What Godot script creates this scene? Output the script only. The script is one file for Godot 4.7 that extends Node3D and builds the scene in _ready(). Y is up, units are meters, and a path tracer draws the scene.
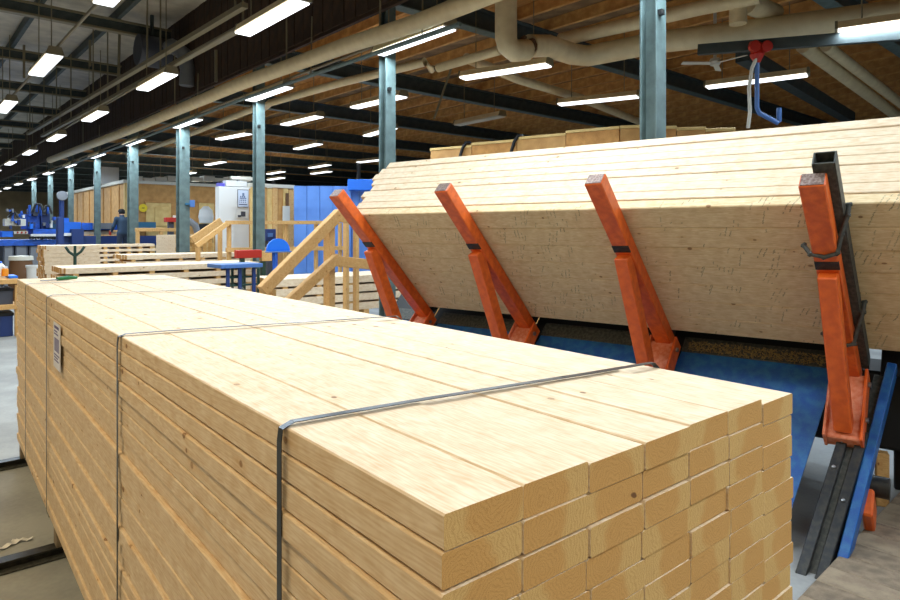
extends Node3D
# Saw mill hall: strapped timber pack in front, a second pack tipped on a hoist, hall behind.
# World: -Z runs along the hall, +X across it, metres. Pixel helpers give directions only; depth comes from planes and heights.

const EYE := 1.75
const FP := 632.0
const HOR := 231.0
const YAW := 0.72606          # camera turned right of the hall axis
const BAY := 4.13

var M := {}
var taken := {}
var rng := RandomNumberGenerator.new()
var R3: Vector3
var F3: Vector3

# ---------------------------------------------------------------- pixel -> place
func cam(px: float, py: float, d: float) -> Vector3:
	return R3 * ((px - 450.0) / FP * d) + F3 * d + Vector3(0, EYE + (HOR - py) / FP * d, 0)
func cc(x: float, y: float, d: float) -> Vector3:
	return R3 * x + F3 * d + Vector3(0, EYE + y, 0)
func at_h(px: float, py: float, h: float) -> Vector3:
	return cam(px, py, FP * (h - EYE) / (HOR - py))
func on_u(px: float, py: float, u: float) -> Vector3:
	var k := (px - 450.0) / FP
	return cam(px, py, u / (cos(YAW) - sin(YAW) * k))

# ---------------------------------------------------------------- naming
func numbered(n: String) -> String:
	if not taken.has(n):
		taken[n] = 0
		return n
	taken[n] += 1
	return "%s_%03d" % [n, taken[n]]
func thing(called: String, label: String, category: String, pos := Vector3.ZERO, turn := 0.0, group := "") -> Node3D:
	var o := Node3D.new()
	o.name = numbered(called)
	add_child(o)
	o.position = pos
	o.rotation.y = turn
	tag(o, label, category, group)
	return o
func tag(o: Node, label: String, category: String, group := "", kind := "") -> Node:
	o.set_meta("label", label)
	o.set_meta("category", category)
	if group != "": o.set_meta("group", group)
	if kind != "": o.set_meta("kind", kind)
	return o
func put(called: String, mesh: Mesh, mat: Material, parent: Node = null, xf := Transform3D.IDENTITY) -> MeshInstance3D:
	var o := MeshInstance3D.new()
	o.mesh = mesh
	if mat: o.material_override = mat
	o.transform = xf
	if parent == null:
		o.name = numbered(called)
		add_child(o)
	else:
		o.name = called
		parent.add_child(o, true)
	return o
func struct(called: String, mesh: Mesh, mat: Material, pos := Vector3.ZERO) -> MeshInstance3D:
	var o := put(called, mesh, mat, null, Transform3D(Basis.IDENTITY, pos))
	o.set_meta("kind", "structure")
	return o
func T(p: Vector3, b := Basis.IDENTITY) -> Transform3D:
	return Transform3D(b, p)

# ---------------------------------------------------------------- meshes
func S() -> SurfaceTool:
	var st := SurfaceTool.new()
	st.begin(Mesh.PRIMITIVE_TRIANGLES)
	return st
func done(st: SurfaceTool, smooth := false) -> ArrayMesh:
	st.generate_normals()
	return st.commit()
func face(st: SurfaceTool, p: Array, c: Vector3, sm := -1) -> void:
	# convex polygon, turned so that it looks away from c
	var n: Vector3 = (p[1] - p[0]).cross(p[2] - p[0])
	var mid := Vector3.ZERO
	for q in p: mid += q
	mid /= p.size()
	var flip := n.dot(mid - c) > 0.0
	st.set_smooth_group(sm)
	for i in range(1, p.size() - 1):
		var tri = [p[0], p[i + 1], p[i]] if flip else [p[0], p[i], p[i + 1]]
		for q in tri: st.add_vertex(q)
func add_box(st: SurfaceTool, xf: Transform3D, size: Vector3, ch := 0.004) -> void:
	var h := size / 2.0
	ch = minf(ch, minf(h.x, minf(h.y, h.z)) * 0.45)
	var c := xf.origin
	var v := {}
	for sx in [-1, 1]:
		for sy in [-1, 1]:
			for sz in [-1, 1]:
				v[[sx, sy, sz, 0]] = xf * Vector3(sx * h.x, sy * (h.y - ch), sz * (h.z - ch))
				v[[sx, sy, sz, 1]] = xf * Vector3(sx * (h.x - ch), sy * h.y, sz * (h.z - ch))
				v[[sx, sy, sz, 2]] = xf * Vector3(sx * (h.x - ch), sy * (h.y - ch), sz * h.z)
				face(st, [v[[sx, sy, sz, 0]], v[[sx, sy, sz, 1]], v[[sx, sy, sz, 2]]], c)
	for s in [-1, 1]:
		face(st, [v[[s, -1, -1, 0]], v[[s, 1, -1, 0]], v[[s, 1, 1, 0]], v[[s, -1, 1, 0]]], c)
		face(st, [v[[-1, s, -1, 1]], v[[1, s, -1, 1]], v[[1, s, 1, 1]], v[[-1, s, 1, 1]]], c)
		face(st, [v[[-1, -1, s, 2]], v[[1, -1, s, 2]], v[[1, 1, s, 2]], v[[-1, 1, s, 2]]], c)
		for q in [-1, 1]:
			face(st, [v[[s, q, -1, 0]], v[[s, q, 1, 0]], v[[s, q, 1, 1]], v[[s, q, -1, 1]]], c)
			face(st, [v[[s, -1, q, 0]], v[[s, 1, q, 0]], v[[s, 1, q, 2]], v[[s, -1, q, 2]]], c)
			face(st, [v[[-1, s, q, 1]], v[[1, s, q, 1]], v[[1, s, q, 2]], v[[-1, s, q, 2]]], c)
func box(size: Vector3, ch := 0.004) -> ArrayMesh:
	var st := S()
	add_box(st, Transform3D.IDENTITY, size, ch)
	return done(st)
func along(a: Vector3, b: Vector3, upv := Vector3.UP) -> Transform3D:
	# frame with y from a to b, at the middle
	var y := (b - a).normalized()
	if absf(y.dot(upv)) > 0.98: upv = Vector3(0.3, 0.1, 0.95).normalized()
	var x := upv.cross(y).normalized()
	return Transform3D(Basis(x, y, x.cross(y)), (a + b) / 2.0)
func add_bar(st: SurfaceTool, a: Vector3, b: Vector3, w: float, t: float, ch := 0.003, upv := Vector3.UP) -> void:
	add_box(st, along(a, b, upv), Vector3(w, a.distance_to(b), t), ch)
func bar(a: Vector3, b: Vector3, w: float, t: float, ch := 0.003, upv := Vector3.UP) -> ArrayMesh:
	var st := S()
	add_bar(st, a, b, w, t, ch, upv)
	return done(st)
func add_tube(st: SurfaceTool, pts: Array, r, n := 10) -> void:
	# swept round tube with caps; r a number or an array
	var rings := []
	var x := Vector3.ZERO
	for i in pts.size():
		var d: Vector3 = (pts[mini(i + 1, pts.size() - 1)] - pts[maxi(i - 1, 0)]).normalized()
		if i == 0: x = d.cross(Vector3.UP if absf(d.y) < 0.9 else Vector3.RIGHT).normalized()
		x = (x - d * x.dot(d)).normalized()
		var y := d.cross(x)
		var rr: float = r[i] if r is Array else r
		var ring := []
		for k in n: ring.append(pts[i] + (x * cos(TAU * k / n) + y * sin(TAU * k / n)) * rr)
		rings.append(ring)
	for i in pts.size() - 1:
		var c: Vector3 = (pts[i] + pts[i + 1]) / 2.0
		for k in n: face(st, [rings[i][k], rings[i][(k + 1) % n], rings[i + 1][(k + 1) % n], rings[i + 1][k]], c, 1)
	face(st, rings[0], pts[1], 2)
	face(st, rings[-1], pts[-2], 3)
func tube(pts: Array, r, n := 10) -> ArrayMesh:
	var st := S()
	add_tube(st, pts, r, n)
	return done(st)
func lathe(prof: Array, n := 20) -> ArrayMesh:
	# prof: [radius, height] from bottom to top
	var st := S()
	for i in prof.size() - 1:
		var c := Vector3(0, (prof[i][1] + prof[i + 1][1]) / 2.0, 0)
		if prof[i + 1][1] == prof[i][1]: c.y += -1.0 if prof[i + 1][0] < prof[i][0] else 1.0
		for k in n:
			var a := TAU * k / n
			var b := TAU * (k + 1) / n
			var q := []
			for e in [[a, i], [b, i], [b, i + 1], [a, i + 1]]:
				var pp := Vector3(cos(e[0]) * prof[e[1]][0], prof[e[1]][1], sin(e[0]) * prof[e[1]][0])
				if q.is_empty() or not pp.is_equal_approx(q[-1]): q.append(pp)
			if q.size() > 3 and q[0].is_equal_approx(q[-1]): q.pop_back()
			if q.size() >= 3: face(st, q, c, i + 4)
	return done(st)
func prism(prof: Array, depth: float) -> ArrayMesh:
	# convex outline in x,y pulled along z, centred
	var st := S()
	var a := []
	var b := []
	var c := Vector3.ZERO
	for q in prof:
		a.append(Vector3(q[0], q[1], depth / 2))
		b.append(Vector3(q[0], q[1], -depth / 2))
		c += Vector3(q[0], q[1], 0) / prof.size()
	face(st, a, c)
	face(st, b, c)
	for i in a.size():
		var j := (i + 1) % a.size()
		face(st, [a[i], a[j], b[j], b[i]], c)
	return done(st)

# a sawn board: x width, y thickness, z length; first surface long faces, second the two ends
func board_mesh(w: float, t: float, l: float, seedn: int, side: Material, endm: Material, ch := 0.003, wfac := 1.0) -> ArrayMesh:
	var g := RandomNumberGenerator.new()
	g.seed = seedn * 7919 + 13
	var uo := g.randf()
	var vo := g.randf()
	var am := ArrayMesh.new()
	var hw := w / 2.0
	var ht := t / 2.0
	var oct := [Vector2(-hw + ch, ht), Vector2(hw - ch, ht), Vector2(hw, ht - ch), Vector2(hw, -ht + ch), Vector2(hw - ch, -ht), Vector2(-hw + ch, -ht), Vector2(-hw, -ht + ch), Vector2(-hw, ht - ch)]
	var st := S()
	var run := 0.0
	for i in 8:
		var p: Vector2 = oct[i]
		var q: Vector2 = oct[(i + 1) % 8]
		var step := p.distance_to(q)
		var v0 := vo + run / 0.9
		var v1 := vo + (run + step) / 0.9
		var u0 := uo
		var u1 := uo + l / 4.0
		run += step
		var nn := Vector3(q.y - p.y, p.x - q.x, 0).normalized() * -1.0
		var vs := [[Vector3(p.x, p.y, l / 2), u0, v0], [Vector3(q.x, q.y, l / 2), u0, v1], [Vector3(q.x, q.y, -l / 2), u1, v1], [Vector3(p.x, p.y, -l / 2), u1, v0]]
		var wind: Vector3 = (vs[1][0] - vs[0][0]).cross(vs[2][0] - vs[0][0])
		var order := [0, 2, 1, 0, 3, 2] if wind.dot(Vector3(p.x + q.x, p.y + q.y, 0)) > 0 else [0, 1, 2, 0, 2, 3]
		nn = Vector3(q.y - p.y, p.x - q.x, 0).normalized()
		if nn.dot(Vector3(p.x + q.x, p.y + q.y, 0)) < 0: nn = -nn
		for k in order:
			st.set_normal(nn)
			st.set_uv(Vector2(vs[k][1], vs[k][2]))
			st.add_vertex(vs[k][0])
	st.set_material(side)
	st.commit(am)
	st = S()
	var tile := g.randi() % 8
	var tx := float(tile % 2) * 0.5
	var ty := float(tile / 2) * 0.25
	for s in [1, -1]:
		for i in range(1, 7):
			var tri := [0, i, i + 1] if s < 0 else [0, i + 1, i]
			var a3: Array = []
			for k in tri: a3.append(Vector3(oct[k].x, oct[k].y, s * l / 2))
			if (a3[1] - a3[0]).cross(a3[2] - a3[0]).dot(Vector3(0, 0, s)) > 0: a3 = [a3[0], a3[2], a3[1]]
			for q in a3:
				st.set_normal(Vector3(0, 0, s))
				st.set_uv(Vector2(tx + 0.012 + 0.476 * (q.x / w + 0.5), ty + 0.012 + 0.226 * (q.y / t + 0.5)))
				st.add_vertex(q)
	st.set_material(endm)
	st.commit(am)
	return am

# ---------------------------------------------------------------- materials
func nimg(w: int, h: int, freq: float, sd: int, oct := 3) -> PackedByteArray:
	var n := FastNoiseLite.new()
	n.seed = sd
	n.noise_type = FastNoiseLite.TYPE_SIMPLEX_SMOOTH
	n.frequency = freq
	n.fractal_octaves = oct
	var im := n.get_seamless_image(w, h)
	im.convert(Image.FORMAT_L8)
	return im.get_data()
func stretched(w0: int, h0: int, w: int, h: int, freq: float, sd: int) -> PackedByteArray:
	var n := FastNoiseLite.new()
	n.seed = sd
	n.noise_type = FastNoiseLite.TYPE_SIMPLEX_SMOOTH
	n.frequency = freq
	n.fractal_octaves = 3
	var im := n.get_seamless_image(w0, h0)
	im.convert(Image.FORMAT_L8)
	im.resize(w, h, Image.INTERPOLATE_BILINEAR)
	return im.get_data()
func tex(w: int, h: int, data: PackedByteArray) -> ImageTexture:
	return ImageTexture.create_from_image(Image.create_from_data(w, h, false, Image.FORMAT_RGB8, data))
func mixb(d: PackedByteArray, i: int, c: Color, a: float) -> void:
	d[i] = int(lerpf(d[i], c.r * 255.0, a))
	d[i + 1] = int(lerpf(d[i + 1], c.g * 255.0, a))
	d[i + 2] = int(lerpf(d[i + 2], c.b * 255.0, a))
func wood_tex(sd: int, base: Color, dark: Color, knots: int, dashes: int) -> ImageTexture:
	var w := 2048
	var h := 512
	var g := RandomNumberGenerator.new()
	g.seed = sd
	var n1 := stretched(96, 512, w, h, 0.035, sd)
	var n2 := nimg(512, 512, 0.02, sd + 1, 4)
	var n3 := stretched(512, 512, w, h, 0.2, sd + 2)
	var d := PackedByteArray()
	d.resize(w * h * 3)
	for y in h:
		for x in w:
			var i := y * w + x
			var a: float = n1[i] / 255.0
			var b: float = n2[y * 512 + (x & 511)] / 255.0
			var c: float = n3[i] / 255.0
			var grain := absf(sin(a * 26.0 + b * 1.2))
			var k := clampf(0.30 * grain * grain + 0.34 * (b - 0.5) + 0.3 * (c - 0.5) + 0.10, 0.0, 1.0)
			d[i * 3] = int(255.0 * lerpf(base.r, dark.r, k))
			d[i * 3 + 1] = int(255.0 * lerpf(base.g, dark.g, k))
			d[i * 3 + 2] = int(255.0 * lerpf(base.b, dark.b, k))
	for q in knots:
		var cx := g.randi() % w
		var cy := g.randi() % h
		var rx := g.randf_range(3.0, 9.0)
		var ry := rx * g.randf_range(0.55, 1.0)
		var deep := g.randf_range(0.45, 0.95)
		for yy in range(-28, 29):
			for xx in range(-70, 71):
				var e := sqrt(pow(xx / rx, 2) + pow(yy / ry, 2))
				var f := sqrt(pow(xx / (rx * 5.0), 2) + pow(yy / (ry * 1.8), 2))
				var i3 := (((cy + yy + h) % h) * w + ((cx + xx + w) % w)) * 3
				if f < 1.0: mixb(d, i3, Color(0.80, 0.60, 0.36), 0.32 * (1.0 - f))
				if e < 1.0: mixb(d, i3, Color(0.36, 0.20, 0.09), deep * clampf((1.0 - e) * 3.0, 0.0, 1.0) * (0.7 + 0.3 * sin(e * 14.0)))
	for q in dashes:
		# dark scuffs across the grain, in slanting broken lines
		var cx := g.randi() % w
		var cy := g.randi() % h
		var lean := g.randf_range(-0.5, -0.15)
		for line in g.randi_range(1, 3):
			var a := g.randf_range(0.35, 0.9)
			var s := 0
			while s < 90:
				var run := g.randi_range(4, 18)
				if g.randf() < 0.55:
					for t in run:
						var xx := int(cx + line * 14 + lean * (s + t)) + g.randi_range(-1, 1)
						for tt in g.randi_range(1, 3):
							mixb(d, (((cy + s + t) % h) * w + ((xx + tt + w) % w)) * 3, Color(0.20, 0.17, 0.12), a * g.randf_range(0.3, 1.0))
				s += run
	return tex(w, h, d)
func end_tex() -> ImageTexture:
	var w := 768
	var h := 512
	var g := RandomNumberGenerator.new()
	g.seed = 77
	var n1 := nimg(w, h, 0.012, 5, 3)
	var n2 := nimg(w, h, 0.35, 6, 2)
	var d := PackedByteArray()
	d.resize(w * h * 3)
	var pale := Color(0.785, 0.635, 0.385)
	var heart := Color(0.75, 0.56, 0.30)
	var dk := Color(0.56, 0.37, 0.16)
	for tile in 8:
		var ox := (tile % 2) * 384
		var oy := (tile / 2) * 128
		var c := Vector2(g.randf_range(90, 290), g.randf_range(-60, 190))
		var hr := g.randf_range(95, 190)
		for y in 128:
			for x in 384:
				var i := (oy + y) * w + ox + x
				var b: float = n1[i] / 255.0
				var f: float = n2[i] / 255.0
				var r := Vector2(x - c.x, y - c.y).length() + (b - 0.5) * 34.0
				var ring := pow(0.5 + 0.5 * sin(r * 0.42), 2.0)
				var col := pale.lerp(heart, clampf((hr - r) / 36.0 + 0.5, 0.0, 1.0))
				col = col.lerp(dk, clampf(0.34 * ring + 1.6 * (f - 0.5), 0.0, 0.75))
				col = col.lerp(Color(0.92, 0.78, 0.54), clampf(1.6 * (0.44 - f), 0.0, 0.5))
				if tile == 2:
					var kn := Vector2((x - 318) * 0.7, (y - 40) * 1.6 + (x - 318) * 0.5).length() + (b - 0.5) * 14.0
					if kn < 20.0: col = col.lerp(Color(0.36, 0.22, 0.09), clampf((20.0 - kn) / 8.0, 0.0, 0.85))
				d[i * 3] = int(col.r * 255)
				d[i * 3 + 1] = int(col.g * 255)
				d[i * 3 + 2] = int(col.b * 255)
	return tex(w, h, d)
func patch_tex(a: Color, b: Color, freq: float, sd: int, fine := 0.25, bias := 0.5) -> ImageTexture:
	var n1 := nimg(256, 256, freq, sd, 4)
	var n2 := nimg(256, 256, 0.3, sd + 9, 2)
	var d := PackedByteArray()
	d.resize(256 * 256 * 3)
	for i in 65536:
		var k := clampf((n1[i] / 255.0 - bias) * 1.6 + 0.5 + (n2[i] / 255.0 - 0.5) * fine * 2.0, 0.0, 1.0)
		d[i * 3] = int(255 * lerpf(a.r, b.r, k))
		d[i * 3 + 1] = int(255 * lerpf(a.g, b.g, k))
		d[i * 3 + 2] = int(255 * lerpf(a.b, b.b, k))
	return tex(256, 256, d)
func mat(c: Color, rough := 0.6, metal := 0.0) -> StandardMaterial3D:
	var m := StandardMaterial3D.new()
	m.albedo_color = c
	m.roughness = rough
	m.metallic = metal
	return m
func pmat(a: Color, b: Color, freq: float, sd: int, scale: float, rough := 0.6, metal := 0.0, fine := 0.25) -> StandardMaterial3D:
	var m := mat(Color.WHITE, rough, metal)
	m.albedo_texture = patch_tex(a, b, freq, sd, fine)
	m.uv1_triplanar = true
	m.uv1_scale = Vector3.ONE * scale
	return m
func make_materials() -> void:
	var ends := end_tex()
	M.endg = mat(Color.WHITE, 0.9)
	M.endg.albedo_texture = ends
	for k in 2:
		var m := mat(Color.WHITE, 0.75)
		m.albedo_texture = wood_tex(31 + k * 10, Color(0.91, 0.835, 0.725), Color(0.74, 0.585, 0.40), 46, 0)
		M["wood%d" % k] = m
	M.scuffed = mat(Color.WHITE, 0.75)
	M.scuffed.albedo_texture = wood_tex(83, Color(0.91, 0.82, 0.655), Color(0.72, 0.56, 0.36), 40, 85)
	M.beam_wood = mat(Color(0.93, 0.82, 0.62), 0.75)
	M.beam_wood.albedo_texture = M.wood0.albedo_texture
	M.beam_wood.uv1_triplanar = true
	M.beam_wood.uv1_scale = Vector3(0.7, 1.1, 0.7)
	M.ply = pmat(Color(0.77, 0.58, 0.33), Color(0.69, 0.50, 0.27), 0.02, 3, 0.6, 0.7)
	M.ply_pale = pmat(Color(0.86, 0.74, 0.48), Color(0.80, 0.66, 0.40), 0.02, 4, 0.6, 0.7)
	M.concrete = pmat(Color(0.55, 0.56, 0.555), Color(0.64, 0.65, 0.645), 0.015, 11, 0.35, 0.75)
	M.plank = pmat(Color(0.56, 0.50, 0.42), Color(0.44, 0.39, 0.33), 0.03, 12, 1.3, 0.85)
	M.plank2 = pmat(Color(0.52, 0.46, 0.39), Color(0.61, 0.55, 0.46), 0.03, 13, 1.1, 0.85)
	M.orange = pmat(Color(0.90, 0.41, 0.13), Color(0.80, 0.33, 0.10), 0.02, 14, 2.5, 0.42)
	M.orange_worn = pmat(Color(0.84, 0.54, 0.42), Color(0.78, 0.40, 0.24), 0.03, 15, 3.0, 0.55)
	M.worn = pmat(Color(0.58, 0.50, 0.45), Color(0.40, 0.30, 0.26), 0.04, 16, 5.0, 0.5, 0.4)
	M.blue = pmat(Color(0.05, 0.30, 0.60), Color(0.16, 0.40, 0.62), 0.03, 17, 1.6, 0.45, 0.0, 0.5)
	M.blue_paint = pmat(Color(0.08, 0.37, 0.80), Color(0.09, 0.29, 0.62), 0.02, 18, 1.2, 0.45)
	M.blue_dark = mat(Color(0.10, 0.20, 0.42), 0.5)
	M.blue_bright = mat(Color(0.05, 0.42, 0.86), 0.45)
	M.blue_wall = pmat(Color(0.36, 0.54, 0.82), Color(0.31, 0.48, 0.76), 0.01, 19, 0.5, 0.6)
	M.teal = mat(Color(0.16, 0.38, 0.50), 0.45)
	M.steel_dark = pmat(Color(0.15, 0.16, 0.17), Color(0.24, 0.23, 0.21), 0.03, 20, 3.0, 0.42, 0.5)
	M.steel_dirty = pmat(Color(0.34, 0.34, 0.31), Color(0.22, 0.23, 0.22), 0.04, 21, 3.0, 0.6, 0.3, 0.5)
	M.steel = mat(Color(0.62, 0.63, 0.64), 0.3, 0.9)
	M.black = mat(Color(0.035, 0.035, 0.04), 0.6)
	M.strap = mat(Color(0.10, 0.12, 0.13), 0.3, 0.3)
	M.column = pmat(Color(0.37, 0.44, 0.43), Color(0.31, 0.37, 0.36), 0.02, 22, 1.0, 0.5)
	M.roof_beam = pmat(Color(0.22, 0.26, 0.26), Color(0.28, 0.31, 0.30), 0.02, 23, 0.8, 0.6)
	M.purlin = pmat(Color(0.84, 0.64, 0.37), Color(0.72, 0.51, 0.28), 0.02, 24, 0.8, 0.8)
	M.deck0 = pmat(Color(0.72, 0.52, 0.30), Color(0.56, 0.39, 0.23), 0.02, 25, 0.5, 0.85)
	M.deck1 = pmat(Color(0.58, 0.46, 0.32), Color(0.45, 0.35, 0.24), 0.02, 26, 0.5, 0.85)
	M.deck2 = pmat(Color(0.80, 0.58, 0.32), Color(0.66, 0.46, 0.24), 0.02, 27, 0.5, 0.85)
	M.sheet = pmat(Color(0.78, 0.74, 0.66), Color(0.70, 0.66, 0.59), 0.02, 28, 0.4, 0.6)
	M.fascia = pmat(Color(0.28, 0.19, 0.12), Color(0.20, 0.14, 0.10), 0.02, 29, 0.6, 0.8)
	M.cream = pmat(Color(0.88, 0.81, 0.65), Color(0.82, 0.74, 0.58), 0.02, 30, 0.8, 0.5)
	M.conduit = mat(Color(0.50, 0.46, 0.36), 0.5)
	M.white = mat(Color(0.86, 0.86, 0.85), 0.5)
	M.off_white = mat(Color(0.80, 0.78, 0.72), 0.6)
	M.grey = mat(Color(0.45, 0.46, 0.48), 0.5)
	M.grey_dark = mat(Color(0.26, 0.27, 0.31), 0.55)
	M.brown = mat(Color(0.40, 0.27, 0.15), 0.7)
	M.red = mat(Color(0.70, 0.14, 0.07), 0.45)
	M.green = mat(Color(0.05, 0.42, 0.20), 0.5)
	M.green_dark = mat(Color(0.10, 0.22, 0.17), 0.5)
	M.yellow = mat(Color(0.90, 0.78, 0.10), 0.5)
	M.hose_blue = mat(Color(0.28, 0.43, 0.66), 0.45)
	M.sawdust = pmat(Color(0.62, 0.52, 0.32), Color(0.46, 0.38, 0.23), 0.05, 33, 6.0, 1.0)
	M.wall_far = pmat(Color(0.62, 0.54, 0.40), Color(0.54, 0.47, 0.35), 0.01, 35, 0.3, 0.8)
	M.wall = pmat(Color(0.30, 0.27, 0.23), Color(0.24, 0.22, 0.19), 0.01, 34, 0.3, 0.8)
	M.glow = mat(Color(0.95, 0.95, 0.95), 0.4)
	M.glow.emission_enabled = true
	M.glow.emission = Color(0.96, 0.98, 1.0)
	M.glow.emission_energy_multiplier = GLOW

const GLOW := 2.2
const LAMP_E := 6.8
var lamp_proto: Node3D

# ---------------------------------------------------------------- lamps
func make_lamp() -> Node3D:
	var o := Node3D.new()
	put("housing", prism([[-0.11, 0.0], [0.11, 0.0], [0.07, 0.09], [-0.07, 0.09]], 1.5), M.cream, o)
	for s in [-1, 1]:
		put("end_cap", prism([[-0.115, -0.012], [0.115, -0.012], [0.075, 0.1], [-0.075, 0.1]], 0.03), M.conduit, o, T(Vector3(0, 0, s * 0.762)))
		put("hanger_rod", tube([Vector3(0, 0.09, s * 0.5), Vector3(0, 1.285, s * 0.5)], 0.008, 6), M.conduit, o)
	put("diffuser", box(Vector3(0.2, 0.03, 1.49), 0.008), M.glow, o, T(Vector3(0, -0.0155, 0)))
	return o
func lamp(p: Vector3, turn: float, label: String, group: String, lit := true, tint := Color(0.86, 0.935, 1.0), power := LAMP_E) -> void:
	var o: Node3D = lamp_proto.duplicate()
	o.name = numbered("fluorescent_lamp")
	add_child(o)
	o.position = p
	o.rotation.y = turn
	tag(o, label, "lamp", group)
	if not lit:
		for c in o.get_children():
			if c.name == "diffuser": c.material_override = M.off_white
		return
	var l := AreaLight3D.new()
	l.name = "lamp_light"
	l.area_size = Vector2(0.2, 1.45)
	l.light_color = tint
	l.light_energy = power
	l.shadow_enabled = true
	l.area_range = 90.0
	l.area_attenuation = 2.0
	o.add_child(l)
	l.rotation.x = -PI / 2
	l.position = Vector3(0, -0.04, 0)

func _ready() -> void:
	rng.seed = 20240
	R3 = Vector3(cos(YAW), 0, sin(YAW))
	F3 = Vector3(sin(YAW), 0, -cos(YAW))
	var c := Camera3D.new()
	c.name = "camera"
	add_child(c)
	c.projection = Camera3D.PROJECTION_FRUSTUM
	c.near = 0.05
	c.far = 300.0
	c.size = c.near * 600.0 / FP
	c.frustum_offset = Vector2(0, -c.near * (300.0 - HOR) / FP)
	c.position = Vector3(0, EYE, 0)
	c.rotation.y = -YAW
	c.current = true
	var we := WorldEnvironment.new()
	var e := Environment.new()
	e.background_mode = Environment.BG_COLOR
	e.background_color = Color(0, 0, 0)
	e.tonemap_mode = Environment.TONE_MAPPER_LINEAR
	e.tonemap_exposure = 1.0
	e.sdfgi_enabled = true
	e.ssao_enabled = true
	e.ssil_enabled = true
	we.environment = e
	add_child(we)
	make_materials()
	lamp_proto = make_lamp()
	build_lamps()
	build_shell()
	build_front_pack()
	build_tipper()
	build_roof_things()
	build_midground()
	build_background()
	lamp_proto.free()

func build_lamps() -> void:
	var h := EYE + 2.45
	var rows := [
		[1.72, "white fluorescent lamp in the long row under the pale sheet roof", "lamps under the sheet roof"],
		[3.27, "white fluorescent lamp in the long row beside the dark wooden fascia", "lamps beside the fascia"],
		[5.04, "white fluorescent lamp in the long row following the grey-green columns", "lamps along the columns"]]
	for r in rows:
		for k in range(-3, 13):
			lamp(Vector3(r[0], h, -((6.42 if r[0] > 5.0 else 6.8) + BAY * k)), 0.0, r[1], r[2])
	# lamps of the low timber roof on the right, read off by their two ends
	var ends := [[473, 76, 537, 66], [363, 105, 393, 98], [285, 124, 319, 116], [223, 138, 244, 134],
		[569, 103, 627, 97], [720, 85, 792, 76], [878, 25, 950, 15], [368, 135, 392, 128],
		[295, 149, 321, 143], [308, 168, 332, 164], [359, 162, 387, 159], [205, 165, 226, 161], [267, 174, 285, 171]]
	for q in ends:
		var a := at_h(q[0], q[1], h)
		var b := at_h(q[2], q[3], h)
		var d := (b - a).normalized()
		lamp((a + b) / 2.0, atan2(d.x, d.z), "added fluorescent lamp out of view, lighting the tipped pack", "lamps under the timber roof")
	for b in [-1.0, -4.4]:
		for k in range(-2, 4):
			lamp(Vector3(b, h, -(2.67 + BAY * k)), 0.0, "white fluorescent lamp over the open left side of the aisle", "lamps over the open aisle", true, Color(1.0, 0.90, 0.71), 5.2)
	for q in [[9.5, 6, 12], [13.5, 5, 12]]:
		for k in range(q[1], q[2]): lamp(Vector3(q[0], h, -(2.67 + BAY * k)), 0.0, "added fluorescent lamp out of view, lighting the tipped pack", "lamps under the timber roof")
	for p in [[8.9, 2.2], [8.9, 6.4], [13.0, 0.5], [17.0, 1.0]]:  # extra lamps out of view, added to brighten the tipped pack
		lamp(Vector3(p[0], h, p[1]), 0.25, "added fluorescent lamp out of view, lighting the tipped pack", "lamps under the timber roof")
	var a2 := at_h(460, 124, h)
	var b2 := at_h(499, 116, h)
	lamp((a2 + b2) / 2.0, atan2((b2 - a2).x, (b2 - a2).z), "unlit fluorescent lamp beside a steel beam under the timber roof", "", false)

func build_shell() -> void:
	struct("floor", box(Vector3(48, 0.3, 92), 0.0), M.concrete, Vector3(10, -0.15, -32))
	struct("wall_left", box(Vector3(0.3, 7.2, 92), 0.0), M.wall, Vector3(-9, 3.5, -32))
	struct("wall_right", box(Vector3(0.3, 7.2, 92), 0.0), M.wall, Vector3(31, 3.5, -32))
	struct("wall_back", box(Vector3(40, 7.2, 0.3), 0.0), M.wall, Vector3(11, 3.5, 13.6))
	struct("wall_front", box(Vector3(40, 7.2, 0.3), 0.0), M.wall_far, Vector3(11, 3.5, -62))
	# roof: pale sheets over the left aisle, lower timber deck over the rest
	var roof := struct("ceiling", box(Vector3(40.6, 0.1, 91), 0.0), M.fascia, Vector3(11, 6.9, -31.7))
	var pm := box(Vector3(1.36, 0.04, 90.0), 0.005)
	for k in 10:
		put("roof_sheet", pm, M.sheet, roof, T(Vector3(-8.2 + k * 1.4 - 11, 6.55 - 6.9, 0)))
	var pur := box(Vector3(0.09, 0.2, 90.0), 0.005)
	for k in 9:
		put("purlin", pur, M.roof_beam, roof, T(Vector3(-7.5 + k * 1.4 - 11, 6.42 - 6.9, 0)))
	var dm := box(Vector3(0.395, 0.04, 90.0), 0.004)
	for k in 63:
		put("roof_plank", dm, [M.deck0, M.deck1, M.deck2][(k * 7 + k / 3) % 3], roof, T(Vector3(5.25 + k * 0.405 - 11, 5.50 - 6.9 + (k % 2) * 0.012, 0)))
	var jm := box(Vector3(0.07, 0.2, 90.0), 0.005)
	for k in 32:
		put("joist", jm, M.purlin, roof, T(Vector3(5.45 + k * 0.81 - 11, 5.375 - 6.9, 0)))
	# plank fascia between the two roofs
	var fas := struct("trim_1", box(Vector3(0.06, 2.0, 90.0), 0.0), M.fascia, Vector3(4.98, 5.72, -31.7))
	var fm := box(Vector3(0.025, 1.9, 0.28), 0.004)
	for k in 150:
		put("fascia_board", fm, [M.fascia, M.fascia, M.deck1, M.fascia, M.fascia, M.fascia, M.deck0][(k * 5 + k / 4) % 7], fas, T(Vector3(-0.045 - (k % 3) * 0.004, 0, 31.7 - 2.0 - k * 0.3)))

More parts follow.
